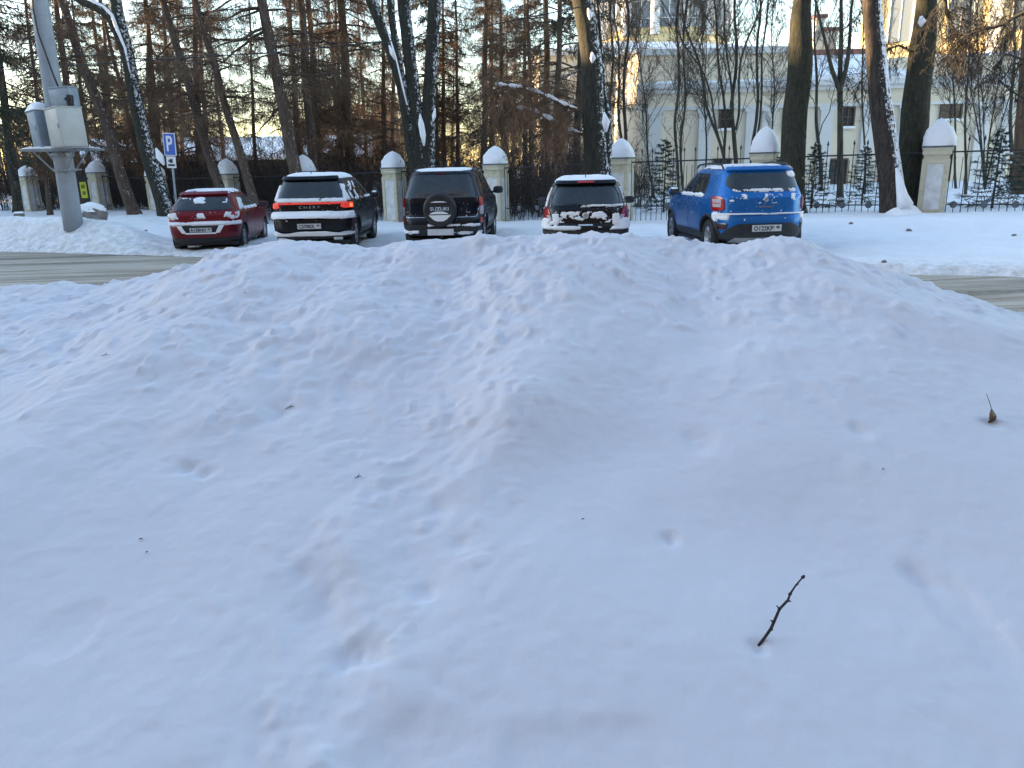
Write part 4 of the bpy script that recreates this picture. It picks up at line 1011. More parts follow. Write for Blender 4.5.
# ------------------------------------------------ parking sign
MAT['sign_blue'] = simple('sign_blue', (.015, .10, .48), .4, var=.1); MAT['sign_white'] = simple('sign_white', (.68, .70, .72), .4, var=.06)
SY = 26.0; sp_ = at(175.5, 205, SY); sb = empty('parking_sign', (sp_.x, sp_.y, gz(sp_.x, SY)-.05), R(-14), 'blue rectangular parking sign on a grey post between two trunks at left', 'sign')
top = at(170, 144.5, SY); hz = top.z-sb.location.z
tilt = math.atan2(at(170, 133, SY).x-sp_.x, at(170, 133, SY).z-sb.location.z)
mb = MB(); mb.tube([(0, 0, 0), (math.tan(tilt)*(hz+.3), 0, hz+.3)], .035, 12); mb.build('post', MAT['steel'], sb, True)
sx_ = math.tan(tilt)*hz
def signplate(name, w_, h_, z, mats, inset=True):
    e = MB(); e.box(-w_/2, w_/2, -.055, -.040, -h_/2, h_/2, 1, bev=.0); 
    if inset: e.box(-w_/2+.025, w_/2-.025, -.058, -.0552, -h_/2+.025, h_/2-.025, 0)
    o = e.build(name, mats, sb); o.location = (math.tan(tilt)*z, 0, z); o.rotation_euler = (0, tilt, 0); return o
f_ = signplate('sign_plate', .44, .70, hz, [MAT['sign_blue'], MAT['sign_white']])
text_mesh('letter', 'P', .66, MAT['sign_white'], f_, (-.01, -.060, .0), (R(90), 0, 0), .001, .72, .012)
g_ = signplate('extra_plate', .34, .36, hz-.55, [MAT['sign_white'], MAT['sign_white']], False)
mb = MB(); mb.box(-.05, .06, -.060, -.0556, -.02, .10); mb.box(-.12, .13, -.060, -.0556, -.12, -.06); mb.lathe([(.001, -.060), (.03, -.058), (.03, -.055)], 12, 'Y', (-.07, 0, .04)); mb.build('pictogram', MAT['plastic'], g_)

# ------------------------------------------------ small yellow notice, boulder, stub post
YN = on_fence(84); YN = YN*.93
nz = gz(YN.x, YN.y); t_ = at(84, 190, YN.y)
nr = empty('yellow_notice', (t_.x, YN.y, nz), R(-15), 'small bright yellow notice on a dark board behind the utility pole', 'sign')
MAT['yellow'] = simple('notice_yellow', (.60, .66, .06), .6, var=.12)
MAT['notice_ink'] = simple('notice_ink', (.16, .20, .03), .7)
mb = MB(); mb.tube([(0, .05, 0), (0, .05, t_.z-nz+.6)], .03, 8); mb.build('post', MAT['iron'], nr)
mb = MB(); zc = t_.z-nz; mb.box(-.20, .20, .0, .03, zc-.5, zc+.62, bev=.006); mb.build('board', MAT['plastic'], nr)
mb = MB(); mb.box(-.17, .15, -.012, -.001, zc-.33, zc+.33); yo = mb.build('notice_sheet', MAT['yellow'], nr)
mb = MB(); mb.box(-.10, .08, -.015, -.0125, zc+.06, zc+.22); mb.box(-.08, .07, -.015, -.0125, zc-.20, zc-.05); mb.build('notice_print', MAT['notice_ink'], yo)

MAT['stone'] = simple('boulder_stone', (.20, .18, .16), .9, var=.4, vscale=5, bmp=.8, bscale=12)
bp = at(92, 216, 25.5); br = empty('boulder', (bp.x, bp.y, gz(bp.x, bp.y)+.08), 0, 'rough grey boulder with a pillow of snow beside the utility pole', 'boulder')
def rock(rx, ry, rz_, seed, zoff, top=False):
    V = []; Fc = []; n1, n2 = 20, 28
    for i in range(n1):
        th = math.pi*i/(n1-1) if not top else math.pi*.52*i/(n1-1)
        for k in range(n2):
            ph = 2*math.pi*k/n2; d_ = Vector((math.sin(th)*math.cos(ph), math.sin(th)*math.sin(ph), math.cos(th)))
            s_ = 1+.35*float(fbm(d_.x*1.6+seed+d_.z, d_.y*1.6+d_.z*1.3, 4, seed)); V.append((d_.x*rx*s_, d_.y*ry*s_, zoff+d_.z*rz_*s_))
    Fc = [(i*n2+k, i*n2+(k+1) % n2, (i+1)*n2+(k+1) % n2, (i+1)*n2+k) for i in range(n1-1) for k in range(n2)]
    m_ = MB(); m_.add(V, Fc); return m_
rock(.46, .36, .36, 3, .17).build('stone', MAT['stone'], br, True)
rock(.42, .34, .26, 3, .34, True).build('snow_cover', MAT['snow_cap'], br, True)
sp2 = at(20, 219, 27); pr = empty('short_stone_post', (sp2.x, sp2.y, gz(sp2.x, sp2.y)-.05), R(10), 'short grey stone post standing in the snow at the left edge', 'post')
mb = MB(); mb.box(-.14, .14, -.12, .12, 0, .38, bev=.03); mb.build('stone', MAT['stone'], pr); mb = MB(); snowlump(mb, -.15, .15, -.13, .13, .37, .05, 4); mb.build('snow_cover', MAT['snow_cap'], pr, True)

# ------------------------------------------------ overhead wires
def wire(name, label, pts, r=.012, sag=0):
    mb = MB(); P = []
    for a, b in zip(pts[:-1], pts[1:]):
        for i in range(12): P.append(Vector(a).lerp(Vector(b), i/12))
    P.append(Vector(pts[-1])); o = mb.tube(P, r, 5).build(name, MAT['plastic'], None, True); tag(o, label, 'cable', 'overhead cables'); return o
wire('overhead_cable', 'dark cable crossing in front of the trunks, rising to the right', [at(-60, 74, 24), at(277, 52, 22.5), at(400, 40, 22), at(480, 27, 21.5), at(605, 2, 21), at(760, -40, 20)], .014)
wire('overhead_cable', 'thin pale cable crossing the trunks level at left', [at(-60, 50, 26), at(60, 55, 26), at(160, 56.5, 26), at(245, 54.5, 26), at(277, 53, 24)], .010)

# ------------------------------------------------ twig, leaf and bits on the bank
MAT['twig'] = simple('dark_twig', (.035, .03, .03), .8, var=.5, vscale=60, bmp=.6, bscale=200)
p0 = bank_hit(759, 645); 
d_ = ray(803, 577); p1 = CAM + d_*((p0.y+.05)/d_.y)
def onln(px, py, f_): d2 = ray(px, py); return CAM + d2*((p0.y+.05*f_)/d2.y)
mb = MB(); pts = [p0-Vector((.01, 0, .03)), p0, onln(765, 637, .15), onln(771, 628.5, .25), onln(776, 617, .4), onln(779.5, 609, .5), onln(788, 600, .65), onln(790, 594, .75), onln(796, 585, .9), onln(803, 577, 1)]
mb.tube(pts, [.0032, .0034, .0032, .0035, .0032, .0030, .0027, .0024, .0018, .0016], 9)
for (a, b_) in (((779.5, 609, .5), (776.5, 605.5, .5)), ((785, 602, .6), (790.5, 601, .5)), ((788, 600, .65), (791, 601.5, .5)), ((771, 628.5, .3), (773, 630.5, .2)), ((796, 585, .9), (798.5, 584, .85)), ((773, 622, .3), (770.5, 620, .3))):
    mb.tube([onln(*a), onln(*b_)], [.0026, .0010], 6)
for f__, q in ((.3, (771, 628.5, .25)), (.5, (779.5, 609, .5)), (.8, (790, 594, .75)), (1, (803, 577, 1))):
    c_ = onln(*q); mb.tube([c_-Vector((.003, 0, .003)), c_, c_+Vector((.003, 0, .004))], [.0022, .0040, .002], 7)
tw = mb.build('twig', MAT['twig'], None, True); tag(tw, 'dark knobbly twig stuck upright in the smooth snow', 'twig')
MAT['leaf'] = simple('dry_leaf', (.085, .045, .024), .7, var=.5, vscale=80)
lp = bank_hit(992, 421); lf = empty('dry_leaf', lp, 0, 'small curled brown leaf with long stalk lying on the snow at right', 'leaf')
def LQ(px, py, dy=0): d2 = ray(px, py); return CAM + d2*((lp.y+dy)/d2.y) - lp
mb = MB(); mb.tube([LQ(991.2, 408, -.005), LQ(989.5, 402, -.01), LQ(986.3, 393.5, -.02)], [.0012, .001, .0007], 5); mb.build('stalk', MAT['twig'], lf, True)
O_ = [LQ(991.2, 407.5, -.01), LQ(996.8, 416, .0), LQ(996, 420, .0), LQ(992.5, 421.2, -.01), LQ(987, 423.8, -.005), LQ(989, 420.5, -.005), LQ(989.4, 414, -.01)]
cm = LQ(993, 416, -.028); cm2 = LQ(992, 414, .02)
mb = MB(); mb.add(O_+[cm, cm2], [(i, (i+1) % 7, 7) for i in range(7)]+[((i+1) % 7, i, 8) for i in range(7)]); mb.build('blade', MAT['leaf'], lf)
rr = random.Random(5)
for i, (px, py, s_, lab) in enumerate([(105, 356, 9, 'short dark twig scrap on the left flank of the bank'), (245, 293, 4, 'tiny dark crumb of bark below the crest at left'), (358, 478, 10, 'thin pale stem scrap in the middle of the bank'), (147, 553, 3, 'tiny dark speck of bark low on the left'),
                                 (583, 520, 4, 'tiny seed stalk in the snow right of the middle'), (290, 408, 12, 'half buried stem in a dimple on the left of the bank'), (141, 540, 5, 'fine straw just above the speck low on the left'), (883, 470, 3, 'tiny dark crumb between the twig and the leaf')]):
    p = bank_hit(px, py); mb = MB(); k_ = .75*s_*p.length/769
    a_ = rr.uniform(-.5, .5); dv = Vector((math.cos(a_), .3, math.sin(a_)*.5)).normalized()
    mb.tube([p-dv*k_/2+Vector((0, 0, .002)), p+Vector((0, 0, .005)), p+dv*k_/2+Vector((0, 0, .003))], [.0007, .0016, .0006], 6)
    if s_ > 6: mb.tube([p+Vector((0, 0, .004)), p+dv*k_*.25+Vector((0, 0, .014))], [.0012, .0006], 5)
    o = mb.build('plant_scrap', MAT['twig'], None, True); tag(o, lab, 'twig')

GC = 'dirty clods lying on the snow by the road'
for (px, py, r_, lab) in [(909, 231, .055, 'dark round clod on the clean snow below the rightmost pillar'), (851, 224, .05, 'dirty flat clod on the snow right of the blue hatchback'), (1014, 236, .045, 'small clod at the right edge of the snow'), (884, 262, .04, 'brown clod by the road edge at right'),
                          (146, 231, .05, 'dirty clod left of the red hatchback')]:
    d = ray(px, py)
    for j in range(900, 3500):
        p = CAM+d*(j*.01/d.y)
        if p.z < gz(p.x, p.y): break
    mb = rock(r_*.95, r_*.7, r_*.55, int(px), 0); o = mb.build('dirty_clod', MAT['stone'], None, True); o.location = (p.x, p.y, gz(p.x, p.y)+r_*.2); tag(o, lab, 'clod', GC)
# ================================================================== TREES
rng = np.random.default_rng(11)
def nrmz(a): return a/np.maximum(np.linalg.norm(a, axis=-1, keepdims=True), 1e-9)
class Geo:
    def __init__(s): s.V = []; s.Q = []; s.M = []; s.n = 0
    def add(s, V, Q, mi):
        s.V.append(V.reshape(-1, 3)); s.Q.append(Q.reshape(-1, 4)+s.n); s.M.append(np.full(len(Q.reshape(-1, 4)), mi)); s.n += len(s.V[-1])
    def ribbons(s, P, w0, w1, mi=0):
        n, k, _ = P.shape; t = np.gradient(P, axis=1); r = nrmz(rng.normal(size=(n, 1, 3))); pr = nrmz(np.cross(t, r))
        w = np.broadcast_to((np.asarray(w0).reshape(-1, 1)*(1-np.linspace(0, 1, k))+np.asarray(w1).reshape(-1, 1)*np.linspace(0, 1, k))[..., None], (n, k, 1))/2
        V = np.stack([P-pr*w, P+pr*w], 2)                   # n,k,2,3
        b = (np.arange(n)*k*2)[:, None]+np.arange(k-1)[None, :]*2
        s.add(V, np.stack([b, b+1, b+3, b+2], -1), mi)
    def tubes(s, P, r0, r1, m=5, mi=0, power=1.0):
        n, k, _ = P.shape; t = nrmz(np.gradient(P, axis=1)); up = np.broadcast_to(np.array([.31, .22, .92]), t.shape)
        a = nrmz(np.cross(t, up)); b = np.cross(a, t); u = np.linspace(0, 1, k)**power
        r = (np.asarray(r0).reshape(-1, 1)*(1-u)+np.asarray(r1).reshape(-1, 1)*u)[..., None, None]
        an = np.arange(m)*2*np.pi/m
        V = P[:, :, None, :]+r*(a[:, :, None, :]*np.cos(an)[None, None, :, None]+b[:, :, None, :]*np.sin(an)[None, None, :, None])
        base = (np.arange(n)*k*m)[:, None, None]+(np.arange(k-1)*m)[None, :, None]; j = np.arange(m)[None, None, :]; j2 = (j+1) % m
        s.add(V, np.stack([base+j, base+j2, base+m+j2, base+m+j], -1), mi)
    def build(s, name, mats, parent=None):
        return np_mesh(name, np.concatenate(s.V), np.concatenate(s.Q), mats, parent, True, np.concatenate(s.M))
def spawn(P, m, t0, t1, ang, length, k=5, up=0., bend=0., wig=.06, taper=.5, horiz=False):
    """m children on each parent path; ang from the parent's direction (radians), bend adds to z along the way"""
    n, K, _ = P.shape; t = rng.uniform(t0, t1, (n, m)); f = t*(K-1); i = np.clip(f.astype(int), 0, K-2); fr = (f-i)[..., None]
    ii = np.arange(n)[:, None]; o = P[ii, i]*(1-fr)+P[ii, i+1]*fr; tg = nrmz(P[ii, i+1]-P[ii, i])
    rv = rng.normal(size=tg.shape)
    if horiz: rv[..., 2] *= .25
    pr = nrmz(rv-np.sum(rv*tg, -1, keepdims=True)*tg)
    a = ang*rng.uniform(.7, 1.3, (n, m))[..., None]
    d = nrmz(np.cos(a)*tg+np.sin(a)*pr+np.array([0, 0, up]))
    L_ = (length if np.isscalar(length) else np.asarray(length)[:, None])*(1-taper*t)*rng.uniform(.6, 1.25, (n, m))
    s = np.linspace(0, 1, k)
    path = o[:, :, None, :]+d[:, :, None, :]*(s[None, None, :]*L_[..., None])[..., None]
    path[..., 2] += bend*(s[None, None, :]**2)*L_[..., None]
    w = np.cumsum(rng.normal(size=path.shape)*wig, 2)*L_[..., None, None]/k*2; w -= w[:, :, :1]
    path = path+w
    return path.reshape(n*m, k, 3), L_.reshape(-1), t.reshape(-1)
def bark(name, c1, c2, snowdir=None, snowamt=.5, moss=0):
    m, nt, b = newmat(name); v = coords(nt, 'Object', (9, 9, 2.0)); v2 = coords(nt)
    n1 = noise(nt, 1.6, 7, .7, v, .4); n2 = noise(nt, 1.0, 3, .6, v2); n3 = noise(nt, 11, 6, .8, v2)
    c = ramp(nt, n1.outputs['Fac'], [(.42, c1), (.60, c2)])
    c = mix(nt, ramp(nt, n2.outputs['Fac'], [(.4, 0.), (.7, .6)]), c, tuple(x*.55 for x in c2))
    if moss: c = mix(nt, ramp(nt, n3.outputs['Fac'], [(.42, 0.), (.62, moss)]), c, (.06, .075, .04))
    if snowdir is not None:
        g = nt.nodes.new('ShaderNodeNewGeometry'); d = nt.nodes.new('ShaderNodeVectorMath'); d.operation = 'DOT_PRODUCT'
        nt.links.new(g.outputs['True Normal'], d.inputs[0]); d.inputs[1].default_value = Vector(snowdir).normalized()
        ad = nt.nodes.new('ShaderNodeMath'); ad.operation = 'MULTIPLY_ADD'; nt.links.new(n3.outputs['Fac'], ad.inputs[0]); ad.inputs[1].default_value = 3.2; nt.links.new(d.outputs['Value'], ad.inputs[2])
        th = 2.55-snowamt
        c = mix(nt, ramp(nt, ad.outputs[0], [(max(0, (th-.08)/2), 0.), ((th+.08)/2, 1.)]) if False else _thr(nt, ad.outputs[0], th), c, (.86, .88, .91))
    nt.links.new(c, b.inputs['Base Color']); b.inputs['Roughness'].default_value = .9; b.inputs['Specular IOR Level'].default_value = .15
    bump(nt, b, n1.outputs['Fac'], .9, .05); return m
def _thr(nt, s, th):
    mr = nt.nodes.new('ShaderNodeMapRange'); mr.inputs[1].default_value = th-.07; mr.inputs[2].default_value = th+.07; nt.links.new(s, mr.inputs[0]); return mr.outputs[0]
BK = {'larch': bark('larch_bark', (.085, .062, .05), (.16, .12, .095), (.6, -.4, .2), -.35), 'grey': bark('grey_bark', (.05, .045, .04), (.11, .10, .085), (.8, -.3, .2), -.35, .4),
      'old': bark('old_bark', (.028, .026, .022), (.065, .058, .048), (.95, -.2, .2), -.30, .5), 'plastered': bark('bark_plastered_with_snow', (.035, .03, .027), (.085, .07, .06), (.97, -.45, .2), .25),
      'dusted': bark('bark_dusted_with_snow', (.026, .025, .023), (.06, .056, .05), (.9, -.5, .3), -.12, .3), 'pine': bark('brown_bark', (.10, .065, .045), (.17, .115, .08), (.6, -.4, .2), -.5)}
MAT['larch_twig'] = simple('larch_twigs', (.19, .11, .062), .9, var=.35, vscale=1.2)
MAT['larch_twig2'] = simple('dull_larch_twigs', (.15, .10, .062), .9, var=.35, vscale=1.2)
MAT['dark_twig'] = simple('shaded_bough_twigs', (.022, .019, .017), .9, var=.3, vscale=2)  # near black: the shade on these boughs is put into the twig colour
MAT['needle'] = simple('dark_needles', (.040, .052, .028), .8, var=.4, vscale=2)
MAT['spruce'] = simple('spruce_needles', (.030, .055, .040), .8, var=.4, vscale=5)
MAT['bare_twig'] = simple('bare_twigs', (.13, .10, .075), .9, var=.3, vscale=1.5)

def trunkpath(H, wob, k=24):
    z = np.linspace(0, H, k); a, b = rng.uniform(0, 6, 2)
    return np.stack([wob*(np.sin(z*.35+a)-math.sin(a))+wob*.5*np.sin(z*1.7+b), wob*(np.cos(z*.28+b)-math.cos(b))+wob*.5*np.sin(z*1.4+a), z], -1)
def trunk_mesh(P, R0, R1, mat, parent, flare=.35, seg=16, name='trunk', lumpy=.05):
    """one tapered trunk along P (k,3) with flared foot and uneven bark"""
    from numpy.linalg import norm
    K = 60; s = np.linspace(0, len(P)-1, K); i = np.clip(s.astype(int), 0, len(P)-2); f = (s-i)[:, None]
    Pp = P[i]*(1-f)+P[i+1]*f
    for _ in range(2): Pp[1:-1] = Pp[:-2]*.25+Pp[1:-1]*.5+Pp[2:]*.25
    R0 = np.asarray(R0, float); u = np.linspace(0, 1, K)
    r = np.interp(u, np.linspace(0, 1, len(R0)), R0) if R0.ndim else R0*(1-u)+R1*u
    d = np.concatenate([[0], np.cumsum(norm(np.diff(Pp, axis=0), axis=1))])
    r = r*(1+flare*np.exp(-d/.35))
    t = nrmz(np.gradient(Pp, axis=0)); a = nrmz(np.cross(t, np.array([.05, 1, .03]))); b = np.cross(a, t); an = np.arange(seg)*2*np.pi/seg
    sd = int(rng.integers(0, 999))
    lump = 1+lumpy*2*fbm(an[None, :]*1.3+np.zeros((K, 1)), d[:, None]*1.2+np.zeros((1, seg)), 3, sd)*np.minimum(1, np.minimum(an, 2*np.pi-an)*2)[None, :]
    V = Pp[:, None, :]+(r[:, None]*lump)[..., None]*(a[:, None, :]*np.cos(an)[None, :, None]+b[:, None, :]*np.sin(an)[None, :, None])
    idx = np.arange(K*seg).reshape(K, seg); Q = np.stack([idx[:-1], np.roll(idx[:-1], -1, 1), np.roll(idx[1:], -1, 1), idx[1:]], -1).reshape(-1, 4)
    return np_mesh(name, V.reshape(-1, 3), Q, mat, parent)

def larch_crown(trunk, H, hlo, Rm, nb, sec, ter, tw=.014, dead=.25):
    g = Geo(); h = np.sort(hlo+(H*.97-hlo)*rng.uniform(0, 1, nb)**.9); az = rng.uniform(0, 2*np.pi, nb)
    u = (h-hlo)/(H-hlo); Lb = Rm*(1-.85*u**1.3)*rng.uniform(.5, 1.1, nb)*np.where(u < dead*.5, rng.uniform(.5, 1, nb), 1)
    K = 8; s = np.linspace(0, 1, K); zt = np.array([np.interp(hh, trunk[:, 2], np.arange(len(trunk))) for hh in h]); i = np.clip(zt.astype(int), 0, len(trunk)-2); f = (zt-i)[:, None]
    o = trunk[i]*(1-f)+trunk[i+1]*f; inc = rng.uniform(-.35, .25, nb)+u*.35
    d = np.stack([np.cos(az)*np.cos(inc), np.sin(az)*np.cos(inc), np.sin(inc)], -1)
    P = o[:, None]+d[:, None]*(s[None, :]*Lb[:, None])[..., None]; P[..., 2] += (-.30*s**1.6+.22*s**4)[None, :]*Lb[:, None]
    w = np.cumsum(rng.normal(size=P.shape)*.05, 1)*Lb[:, None, None]/4; P += w-w[:, :1]
    g.tubes(P, .014+.012*Lb, .004, 4, 0)
    S, Ls, ts = spawn(P, sec, .12, 1.0, 1.15, Lb*.30, 4, -.20, -.45, .10, .45, True)
    g.ribbons(S, tw*1.1, tw*.7, 1)
    T, Lt, _ = spawn(S, ter, .1, 1., 1.0, .22+.3*Ls, 3, -.35, -.3, .15, .3)
    g.ribbons(T, tw*.8, tw*.55, 1)
    return g
def needle_crown(trunk, H, hlo, Rm, nb, sec, ter):
    g = Geo(); h = np.sort(rng.uniform(hlo, H*.98, nb)); az = rng.uniform(0, 2*np.pi, nb); u = (h-hlo)/(H-hlo); Lb = Rm*(1-.8*u**1.1)*rng.uniform(.6, 1.1, nb)
    K = 7; s = np.linspace(0, 1, K); zt = np.array([np.interp(hh, trunk[:, 2], np.arange(len(trunk))) for hh in h]); i = np.clip(zt.astype(int), 0, len(trunk)-2); f = (zt-i)[:, None]
    o = trunk[i]*(1-f)+trunk[i+1]*f; inc = rng.uniform(-.3, .1, nb); d = np.stack([np.cos(az)*np.cos(inc), np.sin(az)*np.cos(inc), np.sin(inc)], -1)
    P = o[:, None]+d[:, None]*(s[None, :]*Lb[:, None])[..., None]; P[..., 2] += (-.3*s**1.5+.2*s**3)[None, :]*Lb[:, None]
    g.tubes(P, .012+.012*Lb, .004, 4, 0)
    S, Ls, ts = spawn(P, sec, .15, 1., .9, Lb*.34, 4, -.1, -.35, .08, .5, True); g.ribbons(S, .03, .015, 1)
    T, _, _ = spawn(S, ter, .05, 1., .8, .16, 2, 0, -.1, .1, .2); g.ribbons(T, .035, .012, 1)
    return g
def bare_crown(stems, r0, lv=(10, 8, 6), lens=(.42, .42, .45), ang=(.55, .6, .7), up=(.25, .12, 0), tw=.011, t0=.3, last=5):
    g = Geo(); P = stems; Lp = np.linalg.norm(np.diff(P, axis=1), axis=2).sum(1); rr_ = r0
    A, La, ta = spawn(P, lv[0], t0, .98, ang[0], Lp*lens[0], 7, up[0], .10, .08, .55); g.tubes(A, np.maximum(.30*rr_*(1.15-ta), .012), .005, 5, 0)
    B_, Lb, tb = spawn(A, lv[1], .15, 1., ang[1], La*lens[1], 5, up[1], .05, .10, .4); g.tubes(B_, .010, .004, 3, 0)
    C_, Lc, _ = spawn(B_, lv[2], .1, 1., ang[2], Lb*lens[2], 4, up[2], .0, .12, .4); g.ribbons(C_, tw, tw*.7, 1)
    D_, _, _ = spawn(C_, last, .1, 1., .8, Lc*.5, 3, 0, 0, .12, .3); g.ribbons(D_, tw*.75, tw*.5, 1)
    return g

ZUP = Vector((0, 0, 1))
def proto_larch(H, hlo, Rm, nb, sec, ter, mats, barkm, r0, wob=.05, tw=.014):
    root = empty('larch_tree'); P = trunkpath(H, wob)
    trunk_mesh(P, r0, .03, barkm, root)
    larch_crown(P, H, hlo, Rm, nb, sec, ter, tw).build('crown', mats, root); return root
LA = [proto_larch(15, 2.2, 3.0, 78, 24, 5, [BK['larch'], MAT['larch_twig']], BK['larch'], .20),
      proto_larch(16, 3.2, 2.8, 70, 24, 5, [BK['larch'], MAT['larch_twig2']], BK['larch'], .20, .07),
      proto_larch(14, 1.5, 2.6, 85, 24, 5, [BK['pine'], MAT['larch_twig']], BK['pine'], .18, .04),
      proto_larch(16, 4.5, 3.2, 62, 24, 5, [BK['larch'], MAT['larch_twig2']], BK['larch'], .21, .06)]
def proto_pine():
    root = empty('pine_tree'); P = trunkpath(18, .05); trunk_mesh(P, .19, .03, BK['grey'], root); needle_crown(P, 18, 3.2, 2.8, 85, 16, 9).build('crown', [BK['grey'], MAT['needle']], root); return root
PI = proto_pine()
def proto_bare(H, r0, nst=1, spread=.0, lv=(13, 8, 6), name='bare_tree'):
    root = empty(name); P0 = []
    if nst == 1:
        P = trunkpath(H, .09, 14); trunk_mesh(P, r0, .012, BK['grey'], root); st = P[None]
        rr_ = r0
    else:
        st = []
        for k in range(nst):
            a = 2*math.pi*k/nst+rng.uniform(-.4, .4); sp = spread*rng.uniform(.5, 1.2); z = np.linspace(0, 1, 14); hh = H*rng.uniform(.8, 1)
            Q = np.stack([math.cos(a)*sp*hh*(z**1.1)+.06*np.sin(z*7+k), math.sin(a)*sp*hh*(z**1.1)+.06*np.cos(z*6+k), z*hh], -1); Q[:, :2] -= Q[0, :2]; st.append(Q)
        st = np.array(st); g = Geo(); g.tubes(st, r0*rng.uniform(.6, 1, nst), .010, 10, 0); g.build('trunk', [BK['grey']], root); rr_ = r0*.8
    bare_crown(st, rr_, lv, t0=.22).build('crown', [BK['grey'], MAT['bare_twig']], root); return root
BA = [proto_bare(11, .10, 1, 0, (22, 9, 7)), proto_bare(9, .045, 5, .2, (12, 8, 5), 'many_stemmed_tree'), proto_bare(7, .04, 1, 0, (18, 8, 5), 'slender_tree')]
USED = set()
def plant(pr, pxb, pxt, wpx, Y, label, group=None, pytop=0, spin=None, sc=None, cat='tree', refr=.19):
    p = at(pxb, 190, Y); base = Vector((p.x, p.y, gz(p.x, p.y)-.1)); top = at(pxt, pytop, Y); dirv = (top-base).normalized()
    s = sc if sc else min(max((wpx*Y/798/2)/refr, .55), 1.7)
    o = pr if pr.name not in USED else copy_tree(pr); USED.add(pr.name); USED.add(o.name)
    q = ZUP.rotation_difference(dirv) @ Matrix.Rotation(random.uniform(0, 6.28) if spin is None else spin, 4, 'Z').to_quaternion()
    o.rotation_mode = 'QUATERNION'; o.rotation_quaternion = q; o.location = base; o.scale = (s, s, max(s, .8))
    o['label'] = label; o['category'] = cat
    if group: o['group'] = group
    return o
GL = 'larch trees behind the fence'
# trunks one can tell apart, left to right: (px at foot, px at top of frame, width, distance)
NEAR = [(46, 27, 5, 33, 0, 'thin larch touched with orange light just behind the utility pole'), (80, 55, 8, 34, 3, 'straight larch close right of the utility pole'), (131, 62, 11, 31, 1, 'leaning larch between the pole and the snowy forked trunk'),
        (148, 101, 6, 37, 0, 'slim crooked larch left of the snowy forked trunk'), (160, 145, 8, 36, 2, 'upright larch rising behind the forked trunk'), (226, 163, 10, 30, 1, 'leaning larch that ends behind the red hatchback roof'),
        (259, 194, 9, 29, 3, 'long leaning larch reaching the gap right of the red hatchback'), (200, 193, 8, 40, 0, 'straight larch between the two leaning ones at left'), (256, 249, 5, 40, 2, 'thin straight larch in the bright gap of sky'),
        (303, 262, 13, 29, 1, 'thick leaning larch with a sunlit left edge above the dark crossover'), (316, 300, 10, 31, 3, 'larch with a glowing orange left edge, left one of a pair'), (318, 311, 9, 33, 0, 'larch leaning into its glowing neighbour above the crossover'),
        (350, 341, 12, 34, 2, 'broad rusty larch in the middle between crossover and off roader'), (458, 455, 5, 38, 0, 'thin rust coloured larch right of the triple trunk'), (485, 483, 7, 33, 1, 'straight dark larch left of the pillar between the cars'),
        (505, 501, 6, 36, 3, 'slim larch directly above the pillar right of the off roader'), (530, 530, 6, 33, 1, 'straight larch left of the small black hatchback, near the snowy bough'), (555, 559, 7.5, 30, 3, 'dark larch just left of the thick trunk behind the small hatchback')]
for (a, b_, w_, Y_, k_, lab) in NEAR:
    plant(LA[k_], a, b_, w_, Y_, lab, GL)
# the wood beyond
rr = random.Random(21); GB = 'larches deep in the wood'
for Y_ in (42, 50, 60, 72):
    n_ = {42: 6, 50: 7, 60: 8, 72: 9}[Y_]
    for i in range(n_):
        px = -60+(600)*(i+rr.uniform(.1, .9))/n_
        if px < 40 and rr.random() < .5: continue
        if 215 < px < 275 and rr.random() < .75: continue
        plant(LA[rr.randrange(4)], px, px-(512-px)*.035+rr.uniform(-10, 10), 0, Y_+rr.uniform(-3, 3), 'one of many larch trunks standing far back in the wood', GB, sc=rr.uniform(.8, 1.15))
for i in range(6):
    px = 300+46*i+rr.uniform(-8, 8); plant(LA[2 if i % 2 else 0], px, px-(512-px)*.03, 0, 38+rr.uniform(-2, 2), 'rusty low branched larch standing just behind the front row', 'rusty larches behind the front row', sc=rr.uniform(.75, .95))
for (a, b_, Y_, lab) in [(-12, -40, 31, 'dark needled pine at the left edge'), (14, -6, 36, 'dark needled pine behind the leftmost pillar'), (60, 40, 44, 'dark needled pine behind the cabinets'), (118, 92, 48, 'needled pine left of the snowy forked trunk'),
                         (438, 432, 40, 'needled pine behind the triple trunk'), (545, 545, 40, 'needled pine beside the church front'), (575, 585, 36, 'needled pine hidden behind the thick trunk'), (-60, -90, 34, 'pine beyond the left edge')]:
    plant(PI, a, b_, 6, Y_, lab, 'needled pines in the wood', sc=rr.uniform(.9, 1.1))

